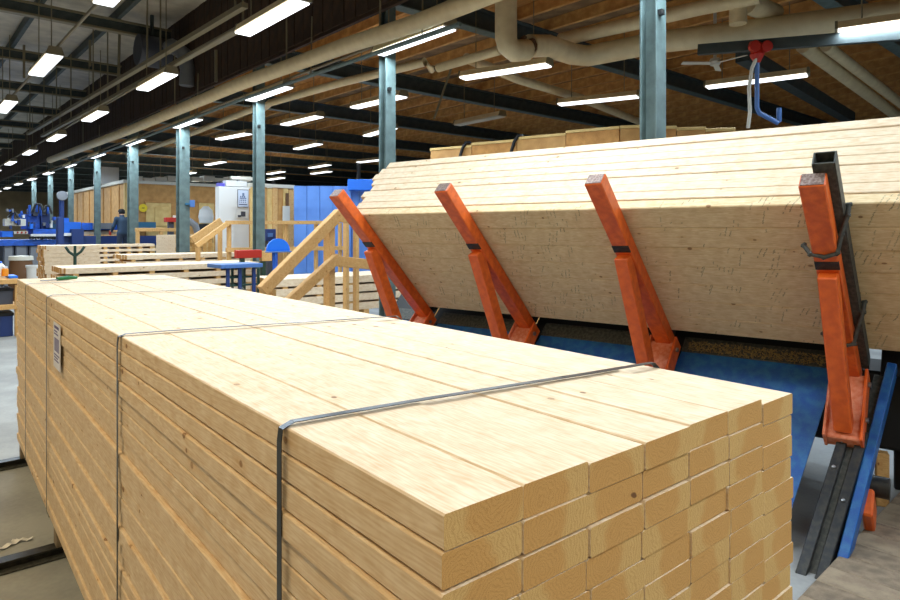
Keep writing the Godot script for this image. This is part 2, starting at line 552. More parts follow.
func build_front_pack() -> void:
	# near corner of the pack: 0.37 m under the eye; 7 boards wide, 24 layers
	var d := Vector2(-520, 632).normalized()         # along the pack, away (x right, depth)
	var A := cc(-0.009, -EYE, 0.814)
	var turn := -YAW + atan2(520, 632)
	var o := thing("timber_pack", "large strapped pack of pale square-sawn boards standing on floor rails", "timber", A, turn)
	var top := EYE - 0.37
	var L := 5.15
	var bw := 0.1505
	var bt := 0.0505
	var sides := []
	for k in 12: sides.append(board_mesh(bw - rng.randf_range(0.0018, 0.005), bt - rng.randf_range(0.0005, 0.003), L, k, [M.wood0, M.wood1][k % 2], M.endg, 0.0028))
	var crown := [0.006, 0.004, 0.002, 0.003, 0.004, 0.002, -0.008]
	for r in 24:
		var shift := rng.randf_range(-0.007, 0.007) if r > 0 else -0.003
		if r in [3, 8, 13]: shift -= 0.006
		for q in 7:
			var y: float = top - (r + 0.5) * bt + crown[q] * (0.6 if r > 1 else 1.0)
			var b := Basis.IDENTITY if rng.randf() < 0.5 else Basis(Vector3.UP, PI)
			if rng.randf() < 0.5: b = b * Basis(Vector3(0, 0, 1), PI)
			put("board", sides[rng.randi() % 12], null, o, T(Vector3((q + 0.5) * bw + shift + rng.randf_range(-0.0015, 0.0015), y + rng.randf_range(-0.0006, 0.0006), -L / 2 + rng.randf_range(-0.0025, 0.0025)), b))
	# steel straps round the pack
	for s in [[0.47, 0.36], [1.78, 1.60], [3.5, 3.32], [4.5, 4.4]]:
		var bot := top - 24 * bt
		var pts := []
		var za: float = -s[0]
		var zb: float = -s[1]
		var wd := 7 * bw
		var g := 0.011
		pts = [Vector3(-g, bot + 0.03, za), Vector3(-g, top - 0.02, za), Vector3(-g + 0.003, top + 0.004, za), Vector3(0.016, top + 0.013, za), Vector3(0.3 * wd, top + 0.011, lerpf(za, zb, 0.25)), Vector3(0.7 * wd, top + 0.009, lerpf(za, zb, 0.75)), Vector3(wd - 0.02, top + 0.006, zb), Vector3(wd + g, top - 0.02, zb), Vector3(wd + g, bot + 0.01, zb), Vector3(wd, bot - 0.008, zb), Vector3(0.0, bot - 0.008, za), Vector3(-g, bot + 0.03, za)]
		var st := S()
		for i in pts.size() - 1:
			var a: Vector3 = pts[i]
			var b: Vector3 = pts[i + 1]
			var dir := (b - a).normalized()
			var wv := Vector3(0, 0, 1) - dir * dir.z
			wv = wv.normalized()
			var nv := dir.cross(wv)
			add_box(st, Transform3D(Basis(wv, dir, wv.cross(dir)), (a + b) / 2), Vector3(0.019, a.distance_to(b) + 0.001, 0.0014), 0.0003)
		put("strap", done(st), M.strap, o)
	# paper label on the long side
	var im := Image.create(64, 96, false, Image.FORMAT_RGB8)
	im.fill(Color(0.88, 0.88, 0.92))
	var pr := Color(0.36, 0.33, 0.56)
	for r in [[8, 6, 44, 6], [8, 16, 30, 3], [8, 22, 38, 3], [10, 32, 44, 28], [8, 66, 48, 3], [8, 72, 36, 3], [8, 78, 42, 3]]: im.fill_rect(Rect2i(r[0], r[1], r[2], r[3]), pr)
	for k in 9: im.fill_rect(Rect2i(13 + k * 5, 33, 2 - k % 2, 26), Color(0.85, 0.85, 0.9))
	var lm := mat(Color.WHITE, 0.6)
	lm.albedo_texture = ImageTexture.create_from_image(im)
	var st2 := S()
	var lp := [[Vector3(-0.014, top - 0.10, -3.22), 0, 0], [Vector3(-0.014, top - 0.10, -3.0), 1, 0], [Vector3(-0.014, top - 0.33, -3.0), 1, 1], [Vector3(-0.014, top - 0.33, -3.22), 0, 1]]
	for k in [0, 1, 2, 0, 2, 3]:
		st2.set_normal(Vector3(-1, 0, 0))
		st2.set_uv(Vector2(lp[k][1], lp[k][2]))
		st2.add_vertex(lp[k][0])
	var lab := put("paper_label", st2.commit(), lm, o)
	lab.set_meta("label", "white paper label with purple print")
	put("label_backing", box(Vector3(0.002, 0.232, 0.222), 0.0005), M.white, lab, T(Vector3(-0.0125, top - 0.215, -3.11)))
	# dark floor rails that carry the pack
	for k in 3:
		var zz: float = [-1.6, -3.35, -5.06][k]
		var rr := thing("floor_rail", ["dark steel floor rail under the near end of the strapped pack", "dark steel floor rail with paper scraps lying beside it", "dark steel floor rail under the far end of the strapped pack"][k], "rail", A + Basis(Vector3.UP, turn) * Vector3(0, 0, zz), turn)
		var hh := 0.055
		put("bearer", box(Vector3(1.04, top - 24 * bt - 0.01 - hh, 0.09), 0.004), M.plank, rr, T(Vector3(0.53, (top - 24 * bt - 0.01 + hh) / 2, 0)))
		put("web", box(Vector3(4.6, hh * 0.8, 0.03), 0.003), M.steel_dark, rr, T(Vector3(-1.0, hh * 0.4, 0)))
		put("top_flange", box(Vector3(4.6, hh * 0.2, 0.075), 0.003), M.steel_dark, rr, T(Vector3(-1.0, hh * 0.9, 0)))
		put("bottom_flange", box(Vector3(4.6, 0.012, 0.13), 0.003), M.steel_dirty, rr, T(Vector3(-1.0, 0.0065, 0)))
	for q in [[9, 546, 0.11, 0.035, 0.5], [22, 541, 0.10, 0.03, -0.4]]:
		var p := at_h(q[0], q[1], 0.001)
		var st3 := S()
		for s in 4: add_box(st3, Transform3D(Basis(Vector3(0, 0, 1), 0.35 * (1 if s % 2 else -1)), Vector3(-q[2] / 2 + (s + 0.5) * q[2] / 4, 0.008, 0)), Vector3(q[2] / 4 + 0.002, 0.0015, q[3]), 0.0003)
		var sc := put("paper_scrap", done(st3), M.white, null, T(p, Basis(Vector3.UP, q[4])))
		tag(sc, "crumpled white paper scrap on concrete beside a floor rail", "paper", "paper scraps by the floor rail")

func build_tipper() -> void:
	# frame: X along the tipped pack to the right, Y up along the arms, Z down along the rails
	var psi := 0.90971
	var al := 0.79422
	var O := cc(1.0, -0.7178, 5.0257)
	var X := (R3 * sin(psi) - F3 * cos(psi)).normalized()
	var n := (R3 * cos(psi) + F3 * sin(psi)).normalized()
	var Y := -n * cos(al) + Vector3.UP * sin(al)
	var Z := -n * sin(al) - Vector3.UP * cos(al)
	var B := Basis(X, Y, Z)
	# the tipped pack
	var pk := thing("tipped_timber_pack", "loose pack of wide pale boards leaning tipped against the orange arms", "timber", O)
	pk.basis = B
	var L := 5.2
	var xl := -1.72
	var bw := 1.2 / 7.0
	var bt := 0.0768
	var va := []
	var vb := []
	for k in 8:
		va.append(board_mesh(bw - 0.002, bt - 0.0015, L, 40 + k, [M.wood0, M.wood1][k % 2], M.endg, 0.004))
		vb.append(board_mesh(bw - 0.002, bt - 0.0015, L, 60 + k, M.scuffed, M.endg, 0.006))
	for r in 9:
		var lay := rng.randf_range(-0.004, 0.006)
		for q in 7:
			var bb := Basis(Vector3.UP, 0) if r == 0 or rng.randf() < 0.5 else Basis(Vector3.UP, PI)
			var m: Mesh = vb[rng.randi() % 8] if r == 0 else va[rng.randi() % 8]
			put("board", m, null, pk, T(Vector3(xl + L / 2 + rng.randf_range(-0.05, 0.05), (q + 0.5) * bw + lay, -(r + 0.5) * bt - 0.002), Basis(Vector3(0, 1, 0), Vector3(0, 0, 1), Vector3(1, 0, 0)) * bb))
	# the hoist itself
	var h := thing("tipping_hoist", "orange armed tipping hoist with blue sloping plates holding the tipped pack", "hoist", O)
	h.basis = B
	var xs := [-1.57, -0.46, 0.70, 1.88]
	var lean := Basis(Vector3(0, 0, 1), 0.03)
	for k in 4:
		var x: float = xs[k]
		var arm := put("arm", box(Vector3(0.112, 1.6, 0.095), 0.006), M.orange, h, T(Vector3(x - (0.01 if k < 3 else 0.045), 0.69, 0.05 if k < 3 else 0.142), lean))
		arm.set_meta("label", "orange painted square tube arm")
		var br := S()
		add_bar(br, Vector3(0, 0.20, 0.06), Vector3(0, -0.72, 0.40), 0.098, 0.09, 0.006, Vector3(1, 0, 0))
		put("brace", done(br), M.orange, arm)
		put("worn_end", box(Vector3(0.1, 0.004, 0.083), 0.002), M.worn, arm, T(Vector3(0, 0.8015, 0)))
		put("dark_patch", box(Vector3(0.112, 0.06, 0.01), 0.002), M.steel_dark, arm, T(Vector3(0, 0.25, 0.046)))
		for s in [-1, 1]:
			put("foot_plate", box(Vector3(0.016, 0.12, 0.48), 0.004), M.orange_worn if s < 0 else M.orange, arm, T(Vector3(s * 0.09, -0.75, 0.24)))
			put("bolt", lathe([[0.0, 0.0], [0.016, 0.0], [0.016, 0.014], [0.0, 0.016]], 8), M.steel, arm, T(Vector3(0.099, -0.74, 0.20 + s * 0.12), Basis(Vector3(0, 0, 1), -PI / 2)))
		put("foot_base", box(Vector3(0.18, 0.09, 0.44), 0.006), M.orange_worn, arm, T(Vector3(0, -0.765, 0.25)))
		# chain rails running down from the foot
		var rail := put("chain_rail", box(Vector3(0.05, 0.10, 0.92), 0.004), M.steel_dark, h, T(Vector3(x - 0.085, -0.125, 0.96), Basis(Vector3.UP, -0.15)))
		put("rail_flange", box(Vector3(0.05, 0.10, 0.92), 0.004), M.steel_dark, rail, T(Vector3(0.085, 0, 0)))
		put("chain_bed", box(Vector3(0.05, 0.03, 0.90), 0.003), M.steel_dirty, rail, T(Vector3(0.0425, 0.0, 0)))
		for s in 3:
			put("bolt", lathe([[0.0, 0.0], [0.011, 0.0], [0.009, 0.01], [0.0, 0.012]], 8), M.steel, rail, T(Vector3(0.0 if s < 2 else 0.085, 0.05, -0.36 + s * 0.17)))
		put("link_pin", box(Vector3(0.018, 0.02, 0.12), 0.003), M.steel, rail, T(Vector3(0.0425, 0.05, -0.42)))
		# the leg under the lower side of the pack
		put("support_leg", box(Vector3(0.10, 0.10, 0.80), 0.005), M.steel_dark, h, T(Vector3(x, -0.058, -0.42)))
	# last arm: dark box tube behind it and two chain clamps
	var xa: float = xs[3]
	var bt2 := S()
	var tx := xa + 0.03
	for s in [[-0.045, 0.0, 0.008, 0.09], [0.045, 0.0, 0.008, 0.09], [0.0, -0.041, 0.082, 0.008], [0.0, 0.041, 0.082, 0.008]]:
		add_box(bt2, Transform3D(lean, Vector3(tx - 0.03, 0.735, 0.048)) * Transform3D(Basis.IDENTITY, Vector3(s[0], 0, s[1])), Vector3(s[2], 1.62, s[3]), 0.002)
	var sleeve := put("box_tube", done(bt2), M.steel_dirty, h)
	sleeve.set_meta("label", "bare dark steel box tube")
	for yy in [1.06, 0.32]:
		var cl := S()
		var xx: float = xa - 0.045 - (yy - 0.69) * 0.03
		var pts := [Vector3(xx - 0.10, yy - 0.03, 0.13), Vector3(xx - 0.065, yy - 0.04, 0.185), Vector3(xx + 0.0, yy - 0.045, 0.2), Vector3(xx + 0.058, yy - 0.02, 0.195), Vector3(xx + 0.075, yy + 0.05, 0.13), Vector3(xx + 0.105, yy + 0.14, 0.09), Vector3(xx + 0.11, yy + 0.17, 0.04)]
		add_tube(cl, pts, 0.012, 6)
		for p in pts: add_box(cl, Transform3D(Basis(Vector3(0, 0, 1), rng.randf()), p), Vector3(0.03, 0.018, 0.02), 0.004)
		put("chain_clamp", done(cl), M.steel_dirty, h)
	# sloping plates between the rails
	var edges := [-2.05, -1.57, -0.46, 0.70, 1.88]
	for k in 4:
		var x0: float = edges[k] + (0.11 if k > 0 else 0.0)
		var x1: float = edges[k + 1] - 0.11
		var ob := S()
		var q4 := []
		for e in [[x0, 0.065], [x1, 0.065], [x1 - 0.19, 1.42], [x0 - 0.19, 1.42]]: q4.append(e)
		for yy in [-0.154, -0.166]: face(ob, q4.map(func(e): return Vector3(e[0], yy, e[1])), Vector3(x0, -0.16, 0.7))
		for e in 4: face(ob, [Vector3(q4[e][0], -0.154, q4[e][1]), Vector3(q4[(e + 1) % 4][0], -0.154, q4[(e + 1) % 4][1]), Vector3(q4[(e + 1) % 4][0], -0.166, q4[(e + 1) % 4][1]), Vector3(q4[e][0], -0.166, q4[e][1])], Vector3((x0 + x1) / 2 - 0.1, -0.16, 0.78))
		var pl := put("slope_plate", done(ob), M.blue, h)
		put("shade_sheet", box(Vector3(x1 - x0 + 0.2, 0.012, 0.75), 0.003), M.black, h, T(Vector3((x0 + x1) / 2, -0.175, -0.33)))  # added black sheet, stands in for the shade under the pack
		pl.set_meta("label", "scratched blue steel plate")
		put("dirty_strip", box(Vector3(x1 - x0, 0.02, 0.13), 0.003), M.steel_dirty, h, T(Vector3((x0 + x1) / 2, -0.155, 0.0)))
	put("shade_sheet", box(Vector3(1.0, 0.012, 0.9), 0.003), M.black, h, T(Vector3(2.5, -0.175, -0.40)))  # more added black sheet in place of the dark gap right of the arms
	put("edge_beam", box(Vector3(0.05, 0.10, 1.40), 0.005), M.blue, h, T(Vector3(1.97, -0.15, 0.70), Basis(Vector3.UP, -0.13)))
	put("edge_angle", box(Vector3(0.07, 0.03, 1.30), 0.004), M.steel_dirty, h, T(Vector3(1.92, -0.19, 0.70), Basis(Vector3.UP, -0.13)))
	# bearing block and bracket under the edge beam
	put("bracket", box(Vector3(0.05, 0.25, 0.16), 0.01), M.orange, h, T(Vector3(1.98, -0.34, 0.86)))
	put("bearing", lathe([[0.0, -0.05], [0.06, -0.05], [0.06, 0.05], [0.03, 0.06], [0.0, 0.06]], 14), M.steel_dark, h, T(Vector3(2.02, -0.30, 0.72), Basis(Vector3(0, 0, 1), PI / 2)))
	# dark machine bed behind the rails: an upright box, turned like the pack
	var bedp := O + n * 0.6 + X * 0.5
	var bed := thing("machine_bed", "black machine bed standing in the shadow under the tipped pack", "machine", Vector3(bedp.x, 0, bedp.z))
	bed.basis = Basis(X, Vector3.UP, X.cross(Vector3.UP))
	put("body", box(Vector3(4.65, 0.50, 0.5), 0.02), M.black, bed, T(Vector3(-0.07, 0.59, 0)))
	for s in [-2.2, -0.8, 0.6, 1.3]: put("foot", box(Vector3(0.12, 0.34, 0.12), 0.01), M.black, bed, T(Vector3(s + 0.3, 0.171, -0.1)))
	# sawdust caught along the lower edge
	var g := RandomNumberGenerator.new()
	g.seed = 5
	var st := S()
	for k in 900:
		var xx := g.randf_range(0.86, 1.72)
		var p := Vector3(xx, -0.128 + absf(g.randfn(0, 0.012)), 0.02 + g.randf_range(-0.03, 0.05))
		add_box(st, Transform3D(Basis.from_euler(Vector3(g.randf() * 3, g.randf() * 3, g.randf() * 3)), p), Vector3(g.randf_range(0.006, 0.022), 0.0025, 0.004), 0.0006)
	var sd := put("sawdust", done(st), M.sawdust, null, Transform3D(B, O))
	tag(sd, "yellow sawdust and shavings heaped along the hoist's lower edge", "sawdust", "", "stuff")
	# raised plank deck at the right, its edge running across the hall
	var p0 := at_h(796, 600, 0.09)
	var p1 := at_h(902, 489, 0.09)
	var ed := (p1 - p0).normalized()
	var deck := thing("plank_deck", "low grey weathered plank deck beside the tipping hoist", "deck", Vector3(p0.x, 0, p0.z))
	var zz := Vector3(-ed.z, 0, ed.x)
	if zz.dot(R3 - F3) < 0: zz = -zz
	# boards run at right angles to the edge
	for k in 17:
		var ln := 2.6
		var ctr := ed * (-0.75 + k * 0.182) + zz * (ln / 2)
		put("plank", box(Vector3(0.178, 0.04, ln), 0.004), [M.plank, M.plank2][(k * 3 + k / 4) % 2], deck, T(Vector3(ctr.x, 0.07, ctr.z), Basis(ed, Vector3.UP, ed.cross(Vector3.UP))))
	for s in [0.2, 1.3, 2.3]:
		put("bearer", bar(ed * -0.8 + zz * s + Vector3(0, 0.026, 0), ed * 2.2 + zz * s + Vector3(0, 0.026, 0), 0.05, 0.08), M.plank, deck)
	var pp := at_h(882, 505, 0.002)
	var post := put("wooden_post", box(Vector3(0.07, 0.34, 0.07), 0.005), M.beam_wood, null, T(pp + Vector3(0, 0.17, 0), Basis(Vector3.UP, 0.4)))
	tag(post, "short wooden post standing on concrete behind the plank deck", "post")

func build_roof_things() -> void:
	# columns of the nave, I sections
	for k in range(-1, 9):
		var wide := 0.17 if k < 3 or k > 4 else 0.24
		var o := thing("steel_column", "grey-green steel column of the row through the hall", "column", Vector3(5.24, 0, -(3.1 + BAY * k)), 0.0, "columns of the hall")
		put("web", box(Vector3(0.012, 4.90, wide - 0.03), 0.001), M.column, o, T(Vector3(0, 2.465, 0)))
		for s in [-1, 1]: put("flange", box(Vector3(wide, 4.90, 0.016), 0.002), M.column, o, T(Vector3(0, 2.465, s * (wide / 2 - 0.008))))
		put("base_plate", box(Vector3(0.34, 0.015, 0.34), 0.003), M.column, o, T(Vector3(0, 0.008, 0)))
		put("cable_clip", box(Vector3(0.05, 0.05, 0.05), 0.004), M.steel_dark, o, T(Vector3(-0.04, 3.72, wide / 2 + 0.02)))
	for k in range(1, 5):
		var o := thing("round_column", "thin pale round column behind the blue booth", "column", Vector3(15.5, 0, -(7.0 + BAY * 2 * k)), 0.0, "thin round columns")
		put("shaft", lathe([[0.0, 0.0], [0.09, 0.0], [0.09, 4.915], [0.0, 4.915]], 12), M.grey, o)
		put("base_plate", box(Vector3(0.3, 0.02, 0.3), 0.003), M.grey, o, T(Vector3(0, 0.011, 0)))
	# roof beams across the hall, one at each column
	for k in range(-2, 15):
		var z := -(3.1 + BAY * k)
		var o := thing("roof_beam", "dark steel beam across the hall under the brown timber roof", "beam", Vector3(5.3, 4.93, z), 0.0, "beams under the timber roof")
		put("web", box(Vector3(25.4, 0.30, 0.014), 0.001), M.roof_beam, o, T(Vector3(12.7, 0.17, 0)))
		for s in [0.01, 0.33]: put("flange", box(Vector3(25.4, 0.02, 0.20), 0.002), M.column if s < 0.1 else M.roof_beam, o, T(Vector3(12.7, s, 0)))
		var t := thing("aisle_beam", "dark steel beam with pale flanges across the aisle under the sheet roof", "beam", Vector3(-8.7, 6.08, z + 0.5), 0.0, "beams over the aisle")
		put("web", box(Vector3(13.5, 0.20, 0.03), 0.002), M.roof_beam, t, T(Vector3(6.75, 0.10, 0)))
		put("lower_flange", box(Vector3(13.5, 0.05, 0.16), 0.004), M.conduit, t, T(Vector3(6.75, -0.025, 0)))
		put("upper_flange", box(Vector3(13.5, 0.04, 0.16), 0.004), M.conduit, t, T(Vector3(6.75, 0.21, 0)))
	# slanting tie rods under the timber roof
	for q in [[452, 66, 13.6, 434, 119, 13.9]]:
		tag(put("tie_rod", tube([cam(q[0], q[1], q[2]) * Vector3(1, 0, 1) + Vector3(0, 5.46, 0), cam(q[0], q[1], q[2]), cam(q[3], q[4], q[5])], 0.025, 6), M.conduit), "thin steel tie rod slanting under the timber roof", "rod")
	# long cream main pipe under the fascia
	var pts := []
	for q in [[520, -18], [420, 22], [345, 46], [240, 84], [130, 130], [50, 160]]: pts.append(at_h(q[0], q[1], EYE + 2.55))
	var mp := thing("main_pipe", "thick cream main pipe running below the dark fascia", "pipe", Vector3.ZERO)
	put("pipe", tube(pts, 0.11, 14), M.cream, mp)
	for k in 5:
		var p: Vector3 = pts[k].lerp(pts[k + 1], 0.5)
		put("hanger", tube([p, p + Vector3(0, 1.2, 0)], 0.012, 6), M.conduit, mp)
	pts = []
	for q in [[460, 24], [350, 62], [240, 100], [130, 143], [50, 172]]: pts.append(at_h(q[0], q[1], EYE + 2.35))
	var ct := thing("cable_conduit", "thin green conduit below the thick cream main pipe", "conduit")
	put("conduit", tube(pts, 0.03, 8), M.column, ct)
	for k in 4:
		var p: Vector3 = pts[k].lerp(pts[k + 1], 0.3)
		put("clip", tube([p, p + Vector3(0.02, 0.9, 0)], 0.01, 6), M.conduit, ct)
	# second cream pipe with jogs
	pts = []
	for q in [[128, 156], [180, 138], [255, 108], [262, 110], [270, 103], [340, 83], [425, 62], [432, 69], [438, 68], [500, 50]]: pts.append(at_h(q[0], q[1], EYE + 2.62))
	tag(put("branch_pipe", tube(pts, 0.07, 12), M.cream), "thinner cream pipe with small jogs passing behind the columns", "pipe")
	# down pipe, elbow and heating pipe on the right
	var he := EYE + 2.95
	var v0 := cam(506, -12, 8.6)
	var v1 := cam(506, 38, 8.6)
	var fat := thing("duct_pipe", "fat cream down pipe with elbow feeding the pipe above the tipped pack", "pipe")
	put("down_pipe", tube([v0, cam(506, 20, 8.6), v1, cam(508, 46, 8.6), cam(514, 51, 8.6), cam(526, 50, 8.8)], 0.15, 16), M.cream, fat)
	put("cross_pipe", tube([cam(529, 46, 8.9), cam(548, 46, 9.2), cam(572, 54, 9.6), cam(588, 56, 9.7), cam(660, 42, 9.2), cam(745, 32, 8.7), cam(930, 8, 7.9)], 0.16, 16), M.cream, fat)
	var vs := S()
	for k in 26:
		var p := cam(527 + rng.randf_range(-5, 6), 45 + rng.randf_range(-9, 9), 8.75)
		add_box(vs, Transform3D(Basis.from_euler(Vector3(rng.randf(), rng.randf(), rng.randf())), p), Vector3(0.06, 0.09, 0.06), 0.01)
	add_tube(vs, [cam(520, 49, 8.7), cam(536, 45, 8.95)], 0.11, 10)
	put("valve", done(vs), M.brown, fat)
	put("stub_pipe", tube([cam(738, -14, 8.3), cam(738, 24, 8.3)], 0.11, 12), M.cream, fat)
	tag(put("upper_pipe", tube([cam(560, 40, 9.9), cam(640, 22, 9.05), cam(700, 8, 8.5), cam(760, -4, 8.05)], 0.10, 12), M.cream), "cream pipe above and parallel to the fat cross pipe", "pipe")
	var tw := thing("twin_pipe", "pair of cream pipes slanting away across the brown roof", "pipe")
	put("pipe", tube([cam(803, 46, 9.9), cam(905, 122, 15.0)], 0.11, 12), M.cream, tw)
	put("pipe", tube([cam(826, 46, 10.0), cam(925, 122, 15.0)], 0.09, 12), M.cream, tw)
	put("stub", tube([cam(748, 4, 8.4), cam(775, 14, 8.7)], 0.13, 12), M.cream, tw)
	var sp := thing("slanting_pipe", "cream pipe slanting below the timber roof past an elbow", "pipe")
	put("pipe", tube([cam(466, 58, 10.0), cam(520, 80, 11.3), cam(580, 98, 12.8), cam(640, 122, 15.0)], 0.08, 12), M.cream, sp)
	# steel beams slanting on the right
	tag(put("slanting_beam", bar(cam(742, 54, 10.6), cam(850, 118, 15.5), 0.22, 0.25), M.roof_beam), "dark green beam slanting across the roof beside the pipe pair", "beam")
	# conduits that carry the lamp rows and two crane rails
	for q in [[1.72, "thin conduit carrying the lamps under the sheet roof"], [3.27, "thin conduit carrying the lamps beside the fascia"], [5.04, "thin conduit carrying the lamps along the columns"]]:
		tag(put("lamp_conduit", tube([Vector3(q[0] + 0.06, EYE + 2.6, 9), Vector3(q[0] + 0.06, EYE + 2.6, -58)], 0.022, 6), M.conduit), q[1], "conduit")
	for q in [[245, 5, 28, 134, 3.0, "upper"], [252, 22, 42, 136, 2.85, "lower"]]:
		var ra := at_h(q[0], q[1], EYE + q[4])
		var rb2 := at_h(q[2], q[3], EYE + q[4])
		var cr0 := thing("overhead_rail", "grey overhead rail above the lamps beside the fascia, %s one" % q[5], "rail")
		put("rail", bar(ra, rb2, 0.09, 0.07), M.conduit, cr0)
		for k in 5:
			var hp := ra.lerp(rb2, 0.02 + k * 0.24)
			put("hanger", tube([hp, Vector3(hp.x, 6.3, hp.z)], 0.015, 6), M.conduit, cr0)
	# blower and its bent duct near the fascia
	var bl := thing("roof_blower", "grey blower with bent duct hanging against the fascia", "blower")
	var bc := cam(152, 52, 14.0)
	put("drum", tube([bc + Vector3(-0.3, 0, 0), bc + Vector3(0.35, 0, 0)], 0.34, 18), M.grey_dark, bl)
	put("bent_duct", tube([bc + Vector3(0.3, 0.1, 0), cam(172, 46, 13.8), cam(184, 54, 13.7), cam(188, 70, 13.6), cam(187, 86, 13.6)], 0.16, 12), M.grey, bl)
	put("bracket", bar(bc + Vector3(0, 0.2, 0), bc + Vector3(0, 1.3, 0), 0.06, 0.06), M.roof_beam, bl)
	# slim drop pipes
	for q in [[120, 17, 118, 95, 14.0], [216, 50, 216, 82, 12.0], [24, 45, 24, 78, 15.0], [90, 40, 90, 66, 15.0]]:
		tag(put("drop_pipe", tube([cam(q[0], q[1], q[4]), cam(q[2], q[3], q[4])], 0.03, 6), M.conduit), "slim pipe dropping from the roof over the aisle", "pipe", "slim drop pipes")
	# ceiling fan, hoist with blue pipe and hose above the pack
	var fc := cam(715, 62, 9.7)
	var fan := thing("ceiling_fan", "white three-bladed ceiling fan beside the red hoist", "fan", fc)
	put("down_rod", tube([Vector3(0, 0.05, 0), Vector3(0, 1.10, 0)], 0.025, 8), M.off_white, fan)
	put("motor", lathe([[0.0, -0.06], [0.07, -0.05], [0.09, 0.0], [0.07, 0.05], [0.0, 0.07]], 14), M.off_white, fan)
	put("canopy", lathe([[0.0, 0.28], [0.05, 0.28], [0.08, 0.2], [0.03, 0.36], [0.0, 0.36]], 12), M.off_white, fan)
	for k in 3:
		put("blade", box(Vector3(0.45, 0.012, 0.09), 0.004), M.off_white, fan, T(Basis(Vector3.UP, 0.35 + k * TAU / 3) * Vector3(0.29, -0.02, 0), Basis(Vector3.UP, 0.35 + k * TAU / 3) * Basis(Vector3(1, 0, 0), 0.2)))
	var hd := 8.1
	var ho := thing("lift_hoist", "red hoist with a bent blue pipe and pale hose above the pack", "hoist", cam(757, 47, hd))
	var lo := ho.position
	put("trolley", box(Vector3(0.24, 0.12, 0.12), 0.02), M.red, ho)
	for s in [-1, 1]:
		put("wheel", lathe([[0.0, -0.03], [0.07, -0.03], [0.07, 0.03], [0.0, 0.03]], 14), M.red, ho, T(R3 * s * 0.075 + Vector3(0, -0.02, 0) - F3 * 0.09, Basis(Vector3.UP, -YAW) * Basis(Vector3(1, 0, 0), PI / 2)))
	put("hook_block", lathe([[0.0, -0.22], [0.04, -0.2], [0.09, -0.1], [0.06, 0.0], [0.0, 0.0]], 10), M.red, ho)
	put("blue_pipe", tube([Vector3(0, -0.1, 0), cam(757, 108, hd) - lo, cam(759, 113, hd) - lo, cam(778, 123, hd) - lo, cam(779, 121, hd) - lo, cam(779, 108, hd) - lo], 0.03, 8), M.hose_blue, ho)
	put("hose", tube([Vector3(-0.03, -0.1, 0.03), cam(752, 68, hd) - lo, cam(749, 88, hd) - lo, cam(750, 112, hd) - lo, cam(748, 128, hd) - lo], 0.024, 8), M.off_white, ho)
	put("runway", bar(cam(698, 50, 8.6) - lo, cam(905, 34, 7.4) - lo, 0.08, 0.14), M.roof_beam, ho)

# a box whose front face fills a pixel rectangle on the plane u metres down the hall
func pb(parent: Node3D, called: String, m: Material, x0: float, y0: float, x1: float, y1: float, u: float, thick: float, ch := 0.006) -> MeshInstance3D:
	var a := on_u(x0, y0, u)
	var b := on_u(x1, y1, u)
	var ya := (on_u((x0 + x1) / 2, y0, u)).y
	var yb := (on_u((x0 + x1) / 2, y1, u)).y
	var s := Vector3(absf(b.x - a.x), absf(ya - yb), thick)
	var p := Vector3((a.x + b.x) / 2, (ya + yb) / 2, -u - thick / 2)
	var base: Vector3 = parent.position
	if parent is MeshInstance3D: base += (parent.get_parent() as Node3D).position
	return put(called, box(s, ch), m, parent, T(p - base))
func fy(px: float, u: float) -> float:
	# pixel row of the floor straight below a column of the picture, on the plane u
	var d := u / (cos(YAW) - sin(YAW) * (px - 450.0) / FP)
	return HOR + FP * (EYE - 0.003) / d
func rig(called: String, label: String, category: String, px: float, u: float, group := "") -> Node3D:
	var p := on_u(px, 231, u)
	return thing(called, label, category, Vector3(p.x, 0, -u), 0.0, group)

func lumber(label: String, pos: Vector3, turn: float, len: float, cols: int, rows: int, bw: float, bt: float, gap := 0.0, base := 0.1, group := "") -> Node3D:
	# boards along x; bearers below
	var o := thing("lumber_stack", label, "timber", pos, turn, group)
	var ms := []
	for k in 4: ms.append(board_mesh(bw - 0.003, bt - 0.002, len, 90 + k, [M.wood0, M.wood1][k % 2], M.endg, 0.003))
	for r in rows:
		for q in cols:
			put("board", ms[rng.randi() % 4], null, o, T(Vector3(rng.randf_range(-0.03, 0.03), base + (r + 0.5) * bt + (r * gap), (q - (cols - 1) / 2.0) * bw), Basis(Vector3.UP, PI / 2)))
		if gap > 0.0 and r > 0:
			for s in 6: put("sticker", box(Vector3(0.08, gap, cols * bw - 0.02), 0.003), M.beam_wood, o, T(Vector3((s - 2.5) * len / 5.6, base + r * bt + (r - 0.5) * gap, 0)))
	for s in 3: put("bearer", box(Vector3(0.1, base - 0.002, cols * bw), 0.005), M.beam_wood, o, T(Vector3((s - 1) * len * 0.38, base / 2, 0)))
	return o

